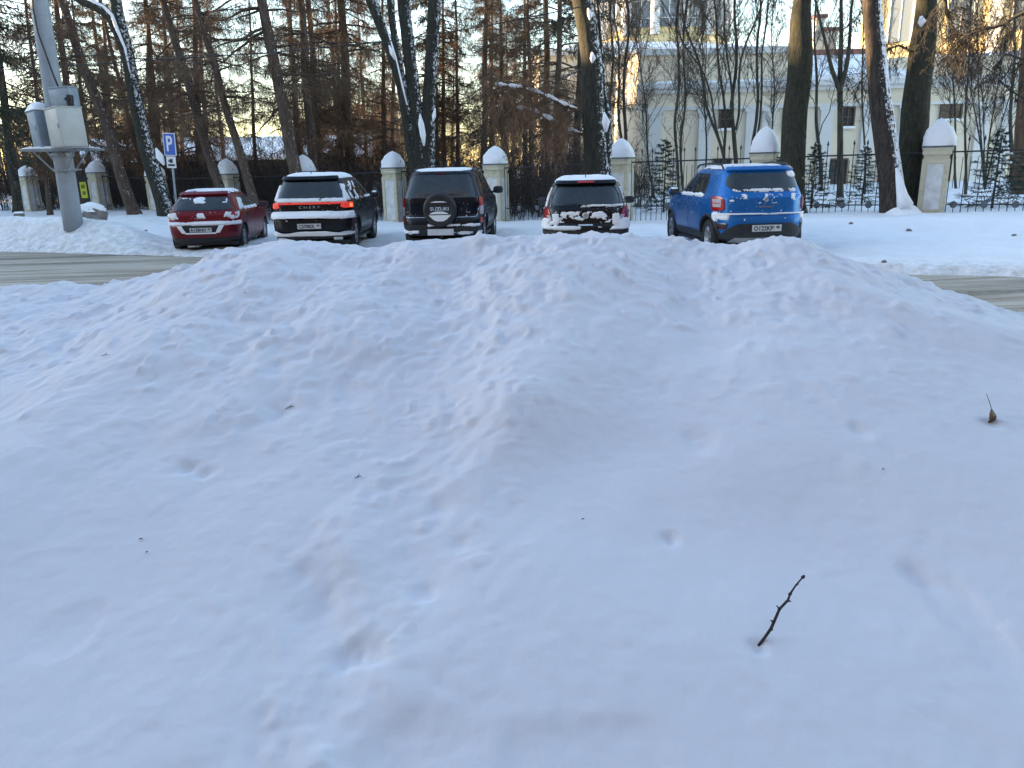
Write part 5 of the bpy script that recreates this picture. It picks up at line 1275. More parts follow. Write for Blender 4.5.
# the named trunks by the fence, each with its own line
def full_paths(stems, Y, base, ends):
    out = []
    for st, e in zip(stems, ends):
        P = [list(at(px, py, Y+.03*i)-base) for i, (px, py, _) in enumerate(st)]; P = np.array(P+[list(x) for x in e[1:]])
        s = np.linspace(0, len(P)-1, 20); i = np.clip(s.astype(int), 0, len(P)-2); f = (s-i)[:, None]; out.append(P[i]*(1-f)+P[i+1]*f)
    return np.array(out)
def line_tree(name, label, stems, Y, barkm, ext=9, mats=None, lv=(7, 6, 4), r_end=.10, crown=True, foot=True, full=False):
    """stems = [[(px, py, width px), ...] bottom to top]"""
    p = at(stems[0][0][0], stems[0][0][1], Y); base = Vector((p.x, Y, gz(p.x, Y)-.12)); root = empty(name, base, 0, label, 'tree')
    ends = []; rad = []
    for si, st in enumerate(stems):
        P = []; r = []
        for i, (px, py, w_) in enumerate(st):
            q = at(px, py, Y+.03*i) - base
            if si == 0 and i == 0: q = Vector((q.x, q.y, 0))
            P.append(q); r.append(w_*Y/798/2)
        d = (P[-1]-P[-2]).normalized(); d = (d+Vector((0, 0, .6))).normalized(); n0 = len(P)
        for i in range(1, n0): 
            wv = .12*r[i]; P[i] = P[i]+Vector((random.uniform(-wv, wv), random.uniform(-wv, wv), 0))
        for j in range(1, 6): P.append(P[n0-1]+d*ext*j/5+Vector((random.uniform(-.15, .15), random.uniform(-.15, .15), 0))); r.append(r[n0-1]*(1-.13*j))
        trunk_mesh(np.array([list(v_) for v_ in P]), r, 0, barkm, root, flare=.25 if si == 0 and foot else 0, seg=24, name='trunk' if si == 0 else 'stem')
        e = np.array([list(v_) for v_ in P[n0-1:]]); ends.append(e); rad.append(r[n0-1])
    if crown:
        st = np.array([e for e in ends]) if not full else full_paths(stems, Y, base, ends); bare_crown(st, float(np.mean(rad)), lv, t0=.12).build('crown', mats or [barkm, MAT['bare_twig']], root)
    return root
T1 = line_tree('old_tree', 'tall trunk with its right side plastered white, foot in a snow mound, at right', [[(895, 214, 25), (889, 170, 22), (879, 100, 20), (875, 50, 18), (871.5, 0, 17)]], 19.8, BK['plastered'])
T2 = line_tree('old_tree', 'dark mossy trunk leaning right, against the rightmost cream pillar', [[(909, 215, 30), (912, 170, 27), (917, 100, 25), (924, 40, 22), (928, 0, 18)]], 20.6, BK['old'])
T3 = line_tree('old_tree', 'thick trunk with a sunlit top left side just behind the blue hatchback', [[(793, 214, 25), (793, 180, 24), (795, 120, 23.5), (799, 65, 23), (801.5, 20, 20), (803, 0, 16)]], 21.0, BK['old'])
T4 = line_tree('old_tree', 'thickest dark trunk, right behind the small black hatchback', [[(597, 214, 30), (596, 170, 25), (593, 120, 22), (591, 60, 20), (587, 25, 20), (583, 0, 19)], [(604, 175, 14), (607, 140, 12), (607, 118, 9), (605, 100, 4)]], 21.5, BK['dusted'])
T4b = None
T5 = line_tree('forked_tree', 'tree of three dark stems joined low, left of the off roader', [[(424, 216, 30), (424, 190, 26), (421, 160, 17), (416, 110, 13.5), (410, 60, 12), (403, 0, 12)],
      [(422, 200, 16), (412, 150, 13), (402, 85, 11.5), (390, 50, 10), (380, 22, 10), (371, 0, 10)], [(428, 200, 16), (428, 160, 15), (429, 110, 13), (431, 60, 12), (434, 0, 12)], [(405, 100, 7), (398, 55, 7), (393, 30, 6.5), (390, 0, 6.5)]], 27, BK['dusted'])
T12 = line_tree('crooked_tree', 'crooked forked tree with a snow topped bent limb, left of the parking sign', [[(168, 214, 17), (163, 200, 15), (152, 165, 15), (141, 130, 14), (134, 95, 12.5), (127, 50, 11), (119, 20, 10), (116, 0, 10)],
      [(137, 110, 10), (130, 78, 9), (126, 55, 9), (118, 35, 8), (112, 20, 8), (103, 11, 7), (92, 6, 6.5), (78, 0, 6)]], 29, BK['dusted'], ext=5)
T6 = line_tree('slim_tree', 'slim straight grey tree right of the blue hatchback, forking high', [[(841, 205, 6.5), (840, 170, 6), (840, 130, 5.5), (840, 90, 5)], [(840, 92, 4.5), (832, 70, 4), (826, 45, 3), (820, 20, 2.5)], [(840, 90, 5), (847, 65, 4), (850, 40, 3.2), (851, 10, 2.6)]], 24, BK['grey'], ext=4, lv=(14, 9, 6))
T7 = line_tree('slim_tree', 'rusty trunk cut by the right edge of the photo', [[(1016, 214, 12), (1019, 170, 12), (1022, 130, 11.5), (1027, 60, 11), (1031, 0, 10)]], 26, BK['pine'])
def refine(st):
    out = []; ph = random.uniform(0, 6)
    for (a, b) in zip(st[:-1], st[1:]):
        n = max(1, int(abs(b[1]-a[1])/14))
        for i in range(n):
            t = i/n; y = a[1]+(b[1]-a[1])*t; out.append((a[0]+(b[0]-a[0])*t+2.0*math.sin(y*.055+ph)+random.uniform(-.7, .7), y, (a[2]+(b[2]-a[2])*t)*.58))
    out.append((st[-1][0], st[-1][1], st[-1][2]*.58)); return out
GM = 'many stemmed bare trees in front of the church'
def fan(name, label, stems, Y, lv=(9, 7, 4), ext=3.5):
    stems = [refine(st) for st in stems]
    return line_tree(name, label, stems, Y, BK['grey'], ext=ext, lv=lv, full=True)
S1 = fan('many_stemmed_tree', 'bare tree fanning into many thin stems left of the blue hatchback', [[(733, 205, 8), (734, 165, 7.5), (734, 110, 6), (735, 60, 5), (735, 0, 4)], [(725, 185, 5), (722, 150, 5), (708, 105, 4.5), (698, 65, 4), (686, 30, 3.2), (682, 0, 2.6)],
      [(727, 185, 5), (724, 120, 4.5), (720, 60, 3.5), (714, 0, 3)], [(735, 130, 4), (742, 60, 3.5), (755, 20, 3), (763, 0, 2.5)], [(732, 120, 4), (728, 60, 3.2), (724, 0, 2.8)], [(722, 150, 4), (712, 95, 3.2), (701, 70, 2.6), (684, 45, 2.2)]], 25)
S2 = fan('many_stemmed_tree', 'bare tree of two thin stems just left of the pillar behind the blue hatchback', [[(752, 205, 7), (753, 150, 5.5), (757, 80, 4.5), (761, 0, 3.5)], [(754, 170, 4), (760, 100, 3.6), (765, 40, 3), (768, 0, 2.5)]], 26)
S3 = fan('many_stemmed_tree', 'bare tree of two thin dark stems in front of the church portico', [[(677, 205, 5), (677, 130, 4.5), (677.5, 60, 4), (679, 0, 3.4)], [(681, 205, 4.5), (683, 130, 4), (684, 60, 3.5), (687, 0, 3)]], 26, (10, 8, 6))
S4 = fan('many_stemmed_tree', 'bare tree of three thin stems right of the thickest dark trunk', [[(612, 200, 5), (612, 130, 4.5), (611, 60, 4), (611, 0, 3.4)], [(625, 205, 7), (624, 140, 6), (626, 60, 4.5), (627, 0, 4)], [(623, 150, 5), (619, 90, 4), (617, 40, 3), (614, 0, 2.5)]], 27, (10, 8, 6))
for (a, b_, Y_, k_, lab, w_) in [(655, 640, 33, 2, 'slender bare tree before the left end of the church', 3), (705, 700, 34, 2, 'slender bare tree in front of the church corner', 3), (775, 778, 32, 2, 'slender bare tree left of the thick trunk behind the blue hatchback', 3), (822, 815, 34, 0, 'small bare tree in front of the snowy wing roof', 3.5),
                                 (865, 858, 30, 2, 'slender bare tree just left of the snow plastered trunk', 3), (965, 972, 27, 2, 'slender bare tree before the cream wall right of the rightmost pillar', 3), (957, 950, 31, 2, 'slender bare tree near the upper window at right', 3), (1010, 1016, 34, 0, 'small bare tree at the right edge', 3.5), (600, 600, 37, 0, 'small bare tree behind the thickest dark trunk', 3.5), (1050, 1060, 32, 0, 'bare tree beyond the right edge', 3.5)]:
    plant(BA[k_], a, b_, w_, Y_, lab, 'slender bare trees before the church', refr=.07, sc=.9 if k_ == 0 else 1.1)
plant(BA[1], 985, 990, 5, 30, 'many stemmed bare tree before the wing at far right', 'slender bare trees before the church', sc=.9)

# boughs -------------------------------------------------
def bough(name, label, pts, Y, r0, twmat, barkm, m1, m2, L1, droop=-.9, snow=True, dY=0.0):
    P = [at(px, py, Y+dY*i) for i, (px, py) in enumerate(pts)]; b0_ = P[0]; root = empty(name, b0_, 0, label, 'bough')
    Pn = np.array([list(q-b0_) for q in P]); s = np.linspace(0, len(Pn)-1, 16); i = np.clip(s.astype(int), 0, len(Pn)-2); f = (s-i)[:, None]; Pn = (Pn[i]*(1-f)+Pn[i+1]*f)
    g = Geo(); g.tubes(Pn[None], r0, r0*.3, 8, 0)
    A, La, _ = spawn(Pn[None], m1, .05, 1, 1.1, L1, 5, -.15, droop*.5, .12, .3); g.tubes(A, .012, .004, 4, 0)
    B_, Lb, _ = spawn(A, m2, .1, 1, .9, La*.45, 4, -.25, droop*.6, .14, .3); g.ribbons(B_, .012, .007, 1)
    C_, _, _ = spawn(B_, 7, .05, 1, .9, Lb*.4, 3, -.2, -.3, .16, .2); g.ribbons(C_, .010, .006, 1)
    g.build('branches', [barkm, twmat], root)
    if snow:
        mb = MB(); rs = random.Random(3)
        for a, b2 in zip(Pn[1:-1], Pn[2:]):
            n_ = 3
            for j in range(n_):
                c_ = Vector(a).lerp(Vector(b2), j/n_)+Vector((0, 0, r0*.7)); rr_ = rs.uniform(.022, .065)
                d2 = (Vector(b2)-Vector(a)).normalized()
                if rs.random() < .85: mb.tube([c_-d2*rr_*1.6, c_-d2*rr_, c_, c_+d2*rr_, c_+d2*rr_*1.6], [.005, rr_*.75, rr_, rr_*.75, .005], 9)
        mb.build('snow_cover', MAT['snow_cap'], root, True)
    return root
bough('larch_bough', 'rusty drooping larch bough laden with snow left of the thickest dark trunk', [(583, 112), (566, 106), (550, 98), (535, 92), (520, 88), (505, 86), (492, 85)], 21.6, .05, MAT['larch_twig'], BK['pine'], 46, 12, 1.15, -.9, dY=.12)
bough('larch_bough', 'second, lower rusty bough with a thin line of snow, left of the thickest dark trunk', [(583, 135), (565, 128), (548, 118), (532, 110), (515, 108)], 22.3, .04, MAT['larch_twig'], BK['pine'], 30, 12, .9, -.9, dY=.12)
bough('drooping_bough', 'dark bough with hanging clusters of twigs at upper right', [(1060, -2), (1035, 8), (1015, 17), (1000, 26), (980, 30), (965, 36), (956, 42)], 17, .055, MAT['dark_twig'], BK['grey'], 26, 9, .75, -.7, False, .1)
bough('drooping_bough', 'bough rising from the top edge above the rightmost pillar, ending in a dark tuft', [(944, -10), (946, 10), (950, 25), (958, 40), (956, 56)], 18, .05, MAT['dark_twig'], BK['grey'], 34, 10, .8, -.6, False, .05)
bough('drooping_bough', 'long bough slanting down from the top right corner across the cream wall', [(1060, 75), (1030, 62), (1005, 53), (998, 68), (991, 75)], 18.5, .03, MAT['dark_twig'], BK['grey'], 16, 9, .6, -.6, False, .05)
bough('drooping_bough', 'low bough slanting from the right edge towards the upper window', [(1050, 110), (1022, 98), (1005, 86), (992, 72), (975, 60)], 19, .025, MAT['dark_twig'], BK['grey'], 14, 9, .6, -.6, False, .05)
bough('drooping_bough', 'bough leaning from the mossy trunk towards the church tower', [(925, 60), (900, 45), (885, 50), (868, 75), (850, 90)], 21, .03, MAT['dark_twig'], BK['grey'], 20, 9, .8, -.4, False, .1)

# young spruces --------------------------------------------
def proto_spruce():
    root = empty('young_spruce'); g = Geo(); P = trunkpath(2.6, .01, 8); trunk_mesh(P, .04, .008, BK['grey'], root, .2, 8)
    nb = 46; h = np.linspace(.18, 2.5, nb); az = np.arange(nb)*2.4+rng.uniform(-.3, .3, nb); Lb = 1.3*(1-h/2.75)*rng.uniform(.55, 1.15, nb)+.06
    s = np.linspace(0, 1, 6); d = np.stack([np.cos(az), np.sin(az), np.full(nb, .12)], -1); P2 = np.stack([0*h, 0*h, h], -1)[:, None]+d[:, None]*(s[None]*Lb[:, None])[..., None]; P2[..., 2] += (-.25*s**1.4+.18*s**3)[None]*Lb[:, None]
    g.tubes(P2, .010, .003, 4, 0); S, Ls, _ = spawn(P2, 14, .1, 1, .85, Lb*.42, 3, 0, -.1, .06, .55, True); g.ribbons(S, .022, .010, 1)
    T, _, _ = spawn(S, 9, 0, 1, .8, .06, 2, .1, 0, .05, .1); g.ribbons(T, .014, .006, 1); T, _, _ = spawn(P2, 40, .1, 1, .9, .07, 2, .1, 0, .05, .1); g.ribbons(T, .016, .006, 1)
    g.build('boughs', [BK['grey'], MAT['spruce']], root)
    mb = MB(); rs = random.Random(8)
    for i in range(0, nb, 5):
        p = Vector(P2[i, 4]); L_ = Lb[i]*.35; dd = Vector(d[i]).normalized(); sd_ = Vector((-dd.y, dd.x, 0))
        q = [p-dd*L_+Vector((0, 0, .02)), p-dd*L_*.4+Vector((0, 0, .035)), p+dd*L_*.3+Vector((0, 0, .02)), p+dd*L_*.6]
        mb.tube(q, [.01, .05*rs.uniform(.5, 1.2), .05*rs.uniform(.5, 1.2), .008], 7)
    mb.build('snow_cover', MAT['snow_cap'], root, True); return root
SPR = proto_spruce()
for (px, Y_, s_, lab) in [(664, 26.5, .95, 'young snowy spruce behind the railings left of the blue hatchback'), (812, 23.3, .75, 'young snowy spruce behind the railings just right of the blue hatchback'), (993, 20.5, .80, 'young snowy spruce behind the railings right of the rightmost pillar'), (1030, 21.5, .85, 'young spruce cut by the right edge of the photo'),
                      (862, 24.5, .7, 'young spruce behind the snow plastered trunk')]:
    p = at(px, 200, Y_); o = SPR if 'sp' not in USED else copy_tree(SPR); USED.add('sp')
    o.location = (p.x, p.y, gz(p.x, p.y)-.05); o.scale = (s_, s_, s_*1.0); o.rotation_euler = (0, 0, px*1.3); tag(o, lab, 'spruce', 'young spruces behind the fence')

# snow mound at the foot of the plastered tree, snow in the forks
def mound(name, label, p, rx, ry, h, seed, parent=None):
    nx = 40; V = []
    for j in range(nx):
        for i in range(nx):
            u_, v_ = -1+2*i/(nx-1), -1+2*j/(nx-1); r2 = u_*u_+v_*v_; e = max(0, 1-r2)
            V.append((u_*rx, v_*ry, h*e**1.1*(1+.25*float(fbm(u_*2+seed, v_*2, 3, seed)))-.06))
    mb = MB(); mb.add(V, [(j*nx+i, j*nx+i+1, (j+1)*nx+i+1, (j+1)*nx+i) for j in range(nx-1) for i in range(nx-1)])
    o = mb.build(name, MAT['snow_cap'], parent, True); o.location = p
    if label: tag(o, label, 'snow mound')
    return o
p = at(903, 212, 19.6); mound('snow_mound', 'smooth mound of snow banked round the foot of the snow plastered trunk', (p.x, p.y, gz(p.x, p.y)), .52, .5, .30, 4)
def pad(root, Y, pts, rad):
    mb = MB(); b_ = root.location; mb.tube([at(px, py, Y)-b_ for px, py in pts], rad, 9); return mb.build('snow_cover', MAT['snow_cap'], root, True)
pad(T1, 19.45, [(905, 206), (902, 195), (899, 180), (896, 168)], [.20, .13, .08, .02])
pad(T5, 26.55, [(424, 146), (423, 135), (421, 124), (420, 114)], [.03, .10, .10, .02])
pad(T5, 26.55, [(395, 60), (392, 52), (389, 45)], [.02, .08, .02]); pad(T5, 26.5, [(407, 105), (403, 88), (396, 58), (386, 25)], [.02, .03, .025, .02])
pad(T5, 26.6, [(433, 122), (434, 116), (435, 108)], [.02, .07, .02])
pad(T4, 21.0, [(606, 132), (606, 122), (604, 112)], [.03, .11, .02]); pad(T4, 21.1, [(592, 63), (593, 58), (592, 52)], [.02, .08, .02]); pad(T4, 21.1, [(590, 20), (590, 14), (588, 8)], [.02, .07, .02])
pad(T2, 20.2, [(921, 27), (922, 22), (921, 16)], [.02, .10, .03])
pad(T12, 28.7, [(130, 72), (125, 48), (117, 29), (112, 15), (103, 6), (92, 1), (80, -5)], [.02, .04, .06, .055, .05, .045, .03]); pad(T12, 28.3, [(164, 165), (160, 157), (156, 148)], [.04, .14, .03])

# undergrowth behind the railings: nobody could count it
g = Geo(); n_ = 5200
t_ = rng.uniform(-.02, 1.0, n_); ofs = rng.uniform(.5, 9, n_)**1.0
a0 = PPOS[3]+Vector((1.8, -1, 0)); a1 = PPOS[9]+FX*6
bx_ = a0.x+(a1.x-a0.x)*t_+ofs*math.sin(ANG); by_ = a0.y+(a1.y-a0.y)*t_+ofs*math.cos(ANG); bz_ = G(bx_, by_)-.05
hh = rng.uniform(.8, 2.5, n_)*(1+.3*np.sin(t_*21)); s = np.linspace(0, 1, 5); lean_ = rng.normal(size=(n_, 2))*.25
Pn = np.stack([bx_[:, None]+lean_[:, :1]*hh[:, None]*s**1.5, by_[:, None]+lean_[:, 1:]*hh[:, None]*s**1.5, bz_[:, None]+hh[:, None]*s], -1)
g.ribbons(Pn, .026, .010, 0); S, Ls, _ = spawn(Pn, 9, .15, 1, .7, hh*.35, 4, .1, -.1, .12, .4); g.ribbons(S, .013, .008, 0)
T, _, _ = spawn(S[::2], 4, .1, 1, .8, Ls[::2]*.5, 3, 0, 0, .12, .3); g.ribbons(T, .011, .007, 0)
MAT['brush'] = simple('undergrowth_twigs', (.055, .042, .034), .9, var=.4, vscale=.8)
o = g.build('undergrowth', [MAT['brush']]); tag(o, kind='stuff')
# a far wood closing the view
g = Geo(); n_ = 2600
bx_ = rng.uniform(-150, -8, n_); by_ = rng.uniform(85, 125, n_); 
w2 = rng.uniform(15, 170, 900); bx_ = np.concatenate([bx_, w2]); by_ = np.concatenate([by_, rng.uniform(95, 130, 900)]); n_ = len(bx_)
bz_ = G(bx_, by_)-.3; hh = np.where(bx_ < 0, rng.uniform(7, 13, n_), rng.uniform(5, 9, n_)); hh = np.where(np.abs(bx_/by_+.33) < .06, hh*.45, hh)
lean_ = rng.normal(size=(n_, 2))*.06; Pn = np.stack([bx_[:, None]+lean_[:, :1]*hh[:, None]*s, by_[:, None]+lean_[:, 1:]*hh[:, None]*s, bz_[:, None]+hh[:, None]*s], -1)
g.ribbons(Pn, .22, .05, 0); S, Ls, _ = spawn(Pn, 14, .15, 1, .8, hh*.22, 4, .1, 0, .1, .5); g.ribbons(S, .07, .03, 0); T, _, _ = spawn(S, 2, .1, 1, .8, Ls*.5, 3, 0, 0, .1, .3); g.ribbons(T, .05, .03, 0)
MAT['farwood'] = simple('far_wood_twigs', (.10, .075, .055), .95, var=.3, vscale=.2)
o = g.build('far_woodland', [MAT['farwood']]); tag(o, kind='stuff')
# ================================================================== BUILDINGS
def plaster(name, c, c2, sc=.6):
    m, nt, b = newmat(name); v = coords(nt); n1 = noise(nt, sc, 6, .65, v); n2 = noise(nt, 7, 5, .7, v)
    col = ramp(nt, n1.outputs['Fac'], [(.35, c), (.7, c2)]); nt.links.new(mix(nt, ramp(nt, n2.outputs['Fac'], [(.5, 0.), (.8, .25)]), col, tuple(x*.7 for x in c)), b.inputs['Base Color'])
    b.inputs['Roughness'].default_value = .9; bump(nt, b, n2.outputs['Fac'], .3, .02); return m
MAT['wall'] = plaster('pale_yellow_plaster', (.76, .66, .50), (.80, .72, .58)); MAT['white'] = plaster('white_plaster', (.72, .72, .70), (.64, .64, .62))
MAT['yellow_wall'] = plaster('yellow_plaster', (.74, .58, .30), (.78, .64, .38)); MAT['pane'] = glass_mat('window_pane', (.03, .035, .04), .1)
MAT['pane_pale'] = glass_mat('pale_window_pane', (.16, .19, .22), .15)
MAT['frame'] = simple('window_frame_brown', (.10, .075, .055), .7); MAT['roof'] = simple('rusty_tin_roof', (.20, .09, .07), .6, .2, var=.3, vscale=2); MAT['brick'] = plaster('chimney_plaster', (.55, .48, .38), (.62, .56, .46), 2)
def X_(px, Y, py=120): return at(px, py, Y).x
def Z_(px, py, Y): return at(px, py, Y).z
def window(root, x0, x1, z0, z1, y, mull=1, frame=None, arch=False):
    """a recessed opening: dark pane set back, frame, sill"""
    fr = MB(); t = .07; d = .10
    for a in ((x0-t, x0, z0-t, z1+t), (x1, x1+t, z0-t, z1+t), (x0, x1, z1, z1+t), (x0, x1, z0-t, z0)): fr.box(a[0], a[1], y-d, y-.003, a[2], a[3])
    for k in range(mull):
        xm = x0+(x1-x0)*(k+1)/(mull+1); fr.box(xm-.025, xm+.025, y-.06, y-.022, z0, z1)
    n_ = max(1, int((z1-z0)/.8))
    for k in range(1, n_+1):
        zm = z0+(z1-z0)*k/(n_+1); fr.box(x0, x1, y-.058, y-.024, zm-.02, zm+.02)
    o = fr.build('window', frame or MAT['frame'], root)
    p = MB(); p.box(x0, x1, y-.018, y-.004, z0, z1); p.build('pane', MAT['pane'], o)
    s_ = MB(); snowlump(s_, x0-.1, x1+.1, y-.16, y-.10, z0-t, .05, int(x0*7) % 50); s_.box(x0-.12, x1+.12, y-.17, y-.101, z0-t-.06, z0-t); s_.build('sill', MAT['snow_cap'], o)
    return o
def pediment_box(mb, x0, x1, y0, y1, z0, z1, mi=0): mb.box(x0, x1, y0, y1, z0, z1, mi)
# ---- the long low wing at right
YW = 38.0
wing = empty('church_wing', (X_(640, YW), YW, 0), 0, 'long low cream wing with white pilasters and a snowy roof, at right', 'building')
ox = X_(640, YW)
def wx(px): return X_(px, YW)-ox
zc_ = Z_(850, 80, YW); zp = Z_(720, 48, YW); xe = 34.0
mb = MB(); mb.box(0, xe, 0, 9, -1.5, zc_); mb.box(0, wx(792), .5, 8.5, zc_, zp); mb.box(wx(893), xe, .6, 8, zc_, zc_+1.0); mb.build('wall', MAT['wall'], wing)
mb = MB()
for (za, zb, d) in ((zc_-.22, zc_, .34), (zc_-.42, zc_-.22, .20), (zc_-1.15, zc_-1.0, .12), (-.2, .55, .10)): mb.box(-.2, xe, -d, -.003, za, zb)
mb.box(-.1, wx(792)+.1, .28, .497, zp-.2, zp+.05)
mb.build('cornice', MAT['white'], wing)
for px in (655, 705, 752, 768, 826, 868, 905, 982, 1005, 1070, 1100):
    mb = MB(); x = wx(px); mb.box(x-.30, x+.30, -.13, -.003, .55, zc_-1.15); mb.box(x-.38, x+.38, -.17, -.0035, zc_-1.30, zc_-1.152); mb.box(x-.38, x+.38, -.17, -.0035, .552, .8); mb.build('pilaster', MAT['white'], wing)
for (pa, pb, ya, yb) in ((842, 852.5, 126, 108), (940, 959, 118.5, 103), (720, 731, 128, 110), (784, 792, 127, 110), (1035, 1052, 116, 100)):
    window(wing, wx(pa), wx(pb), Z_(pa, ya, YW), Z_(pa, yb, YW), 0, 1)
for (pa, pb, ya, yb) in ((832, 850, 194, 160), (941, 955, 189, 153), (716, 732, 194, 160), (779, 792, 194, 160), (885, 898, 192, 157), (1036, 1054, 186, 150)):
    window(wing, wx(pa), wx(pb), Z_(pa, ya, YW), Z_(pa, yb, YW), 0, 1)
mb = MB(); xa, xb = wx(792), wx(893); zr = Z_(840, 58, YW+4)
V = [(xa+.05, -.32, zc_+.01), (xb+.4, -.32, zc_+.01), (xb+.4, 4.2, zr), (xa+.05, 4.2, zr), (xa+.05, 8.6, zc_+.01), (xb+.4, 8.6, zc_+.01)]
V += [(x, y, z+.22) for x, y, z in V]
mb.add(V, [(6, 7, 8, 9), (9, 8, 11, 10), (0, 1, 7, 6), (1, 2, 8, 7), (0, 6, 9, 3), (3, 2, 5, 4), (0, 3, 2, 1), (2, 5, 11, 8), (3, 9, 10, 4), (4, 10, 11, 5)]); rf = mb.build('roof', MAT['snow_cap'], wing)
mb = MB(); mb.box(wx(838), wx(893)+.4, 4.0, 4.4, zr+.1, zr+.42); mb.build('ridge_flashing', MAT['roof'], rf)
mb = MB(); snowlump(mb, -.2, xa+.02, -.34, .5, zc_, .10, 6); snowlump(mb, xb+.4, xe, -.34, .6, zc_, .10, 7); snowlump(mb, -.1, xa+.1, .26, 8.5, zp+.05, .12, 8, .3); snowlump(mb, xb, xe, .6, 8, zc_+1.0, .15, 9, .4); mb.build('snow_cover', MAT['snow_cap'], wing, True)
for (pa, pb, ty) in ((808, 816, 15), (817, 829, 28)):
    mb = MB(); x0, x1 = X_(pa, YW+5)-ox, X_(pb, YW+5)-ox; zt = Z_(pa, ty, YW+5); w_ = (x1-x0)
    mb.box(x0, x1, 4.9, 4.9+w_, zc_+.3, zt-.16); mb.box(x0-.12, x1+.12, 4.8, 5.0+w_, zt-.16, zt, 1); mb.build('chimney', [MAT['brick'], MAT['roof']], rf)
# ---- the church with its drum
YC = 52.0; cxo = X_(540, YC); church = empty('church', (cxo, YC, 0), 0, 'cream church with a pediment and a round windowed drum, behind the bare trees', 'church')
def cx_(px): return X_(px, YC)-cxo
z1 = Z_(650, 83, YC); z2 = Z_(650, 49, YC); xr = cx_(742)
mb = MB(); mb.box(0, xr, 0, 14, -1.5, z2); mb.box(cx_(600), cx_(700), -1.2, .003, -1.5, z1-.3); mb.build('wall', MAT['wall'], church)
mb = MB()
for (xa, xb, za, zb, d) in ((0, xr+.3, z1-.25, z1, .5), (0, xr+.3, z1-.5, z1-.25, .3), (-.3, xr+.3, z2-.28, z2, .55), (cx_(597), cx_(703), z1-.55, z1-.3, 1.5)):
    mb.box(xa, xb, -d, -.003, za, zb)
mb.build('cornice', MAT['white'], church)
xm = cx_(612); w_ = cx_(700)-xm
mb = MB(); V = [(xm-w_*.6, -1.25, z1+.02), (xm+w_, -1.25, z1+.02), (xm+w_*.12, -1.25, z2-.35)]; V += [(x, .0, z) for x, _, z in V]
mb.add(V, [(0, 1, 2), (3, 5, 4), (0, 3, 4, 1), (1, 4, 5, 2), (2, 5, 3, 0)]); mb.build('pediment', MAT['wall'], church)
mb = MB()
for (pa, pb) in ((V[0], V[2]), (V[2], V[1])):
    a = Vector((pa[0], -1.35, pa[2]+.12)); b_ = Vector((pb[0], -1.35, pb[2]+.12)); mb.tube([a, b_], .13, 4)
mb.build('pediment_snow', MAT['snow_cap'], church)
for px in (548, 575, 600, 622, 645, 668, 692, 715, 737):
    fr_ = -1.2 if 600 <= px <= 695 else 0
    mb = MB(); x = cx_(px); mb.box(x-.42, x+.42, fr_-.2, fr_-.003, -.5, z1-.58); mb.box(x-.52, x+.52, fr_-.26, fr_-.0035, z1-1.0, z1-.582) ; mb.build('pilaster', MAT['white'], church)
for (pa, pb, ya, yb) in ((697, 702, 128, 104), (655, 661, 128, 102), (632, 638, 128, 102), (560, 567, 128, 102), (583, 590, 128, 102)):
    f_ = -1.2 if 600 <= pa <= 690 else 0
    window(church, cx_(pa), cx_(pb), Z_(pa, ya, YC), Z_(pa, yb, YC), f_, 0)
for (pa, pb, ya, yb) in ((560, 570, 190, 155), (652, 661, 190, 152), (630, 638, 190, 152), (720, 730, 190, 155), (606, 615, 190, 150)):
    f_ = -1.2 if 600 <= pa <= 690 else 0
    window(church, cx_(pa), cx_(pb), Z_(pa, ya, YC), Z_(pa, yb, YC), f_, 1)
mb = MB(); snowlump(mb, -.4, xr+.4, -.6, 14, z2, .25, 12, .9); mb.build('snow_cover', MAT['snow_cap'], church, True)
dcx = cx_(672); Rd = (cx_(742)-cx_(602))/2; dcy = 6.5; zd0 = z2+.2; zd1 = z2+11
dm = MB(); dm.lathe([(Rd, zd0), (Rd, zd1)], 32, 'Z', (dcx, dcy, 0)); dm.lathe([(Rd*1.08, zd0), (Rd*1.08, zd0+.9), (Rd*1.0, zd0+.9)], 32, 'Z', (dcx, dcy, 0)); dm.lathe([(Rd, zd1-.01), (Rd*1.1, zd1), (Rd*1.1, zd1+.6), (Rd, zd1+.7)], 32, 'Z', (dcx, dcy, 0))
drum = dm.build('drum', MAT['yellow_wall'], church); auto_smooth(drum, 40)
dm = MB(); dm.lathe([(Rd*1.0*math.cos(t*math.pi/2/8)+.001, zd1+.7+Rd*.9*math.sin(t*math.pi/2/8)) for t in range(9)], 32, 'Z', (dcx, dcy, 0)); dm.build('dome', MAT['snow_cap'], drum, True)
for k in range(16):
    a = 2*math.pi*(k+.5)/16; rt = Matrix.Rotation(a, 3, 'Z')
    c_ = MB(); c_.lathe([(.32, zd0+.9), (.30, zd1-1.0), (.42, zd1-.9), (.42, zd1-.6)], 14, 'Z', (0, 0, 0)); o = c_.build('column', MAT['white'], drum, True); o.location = (dcx+math.sin(a)*(Rd+.28), dcy-math.cos(a)*(Rd+.28), 0)
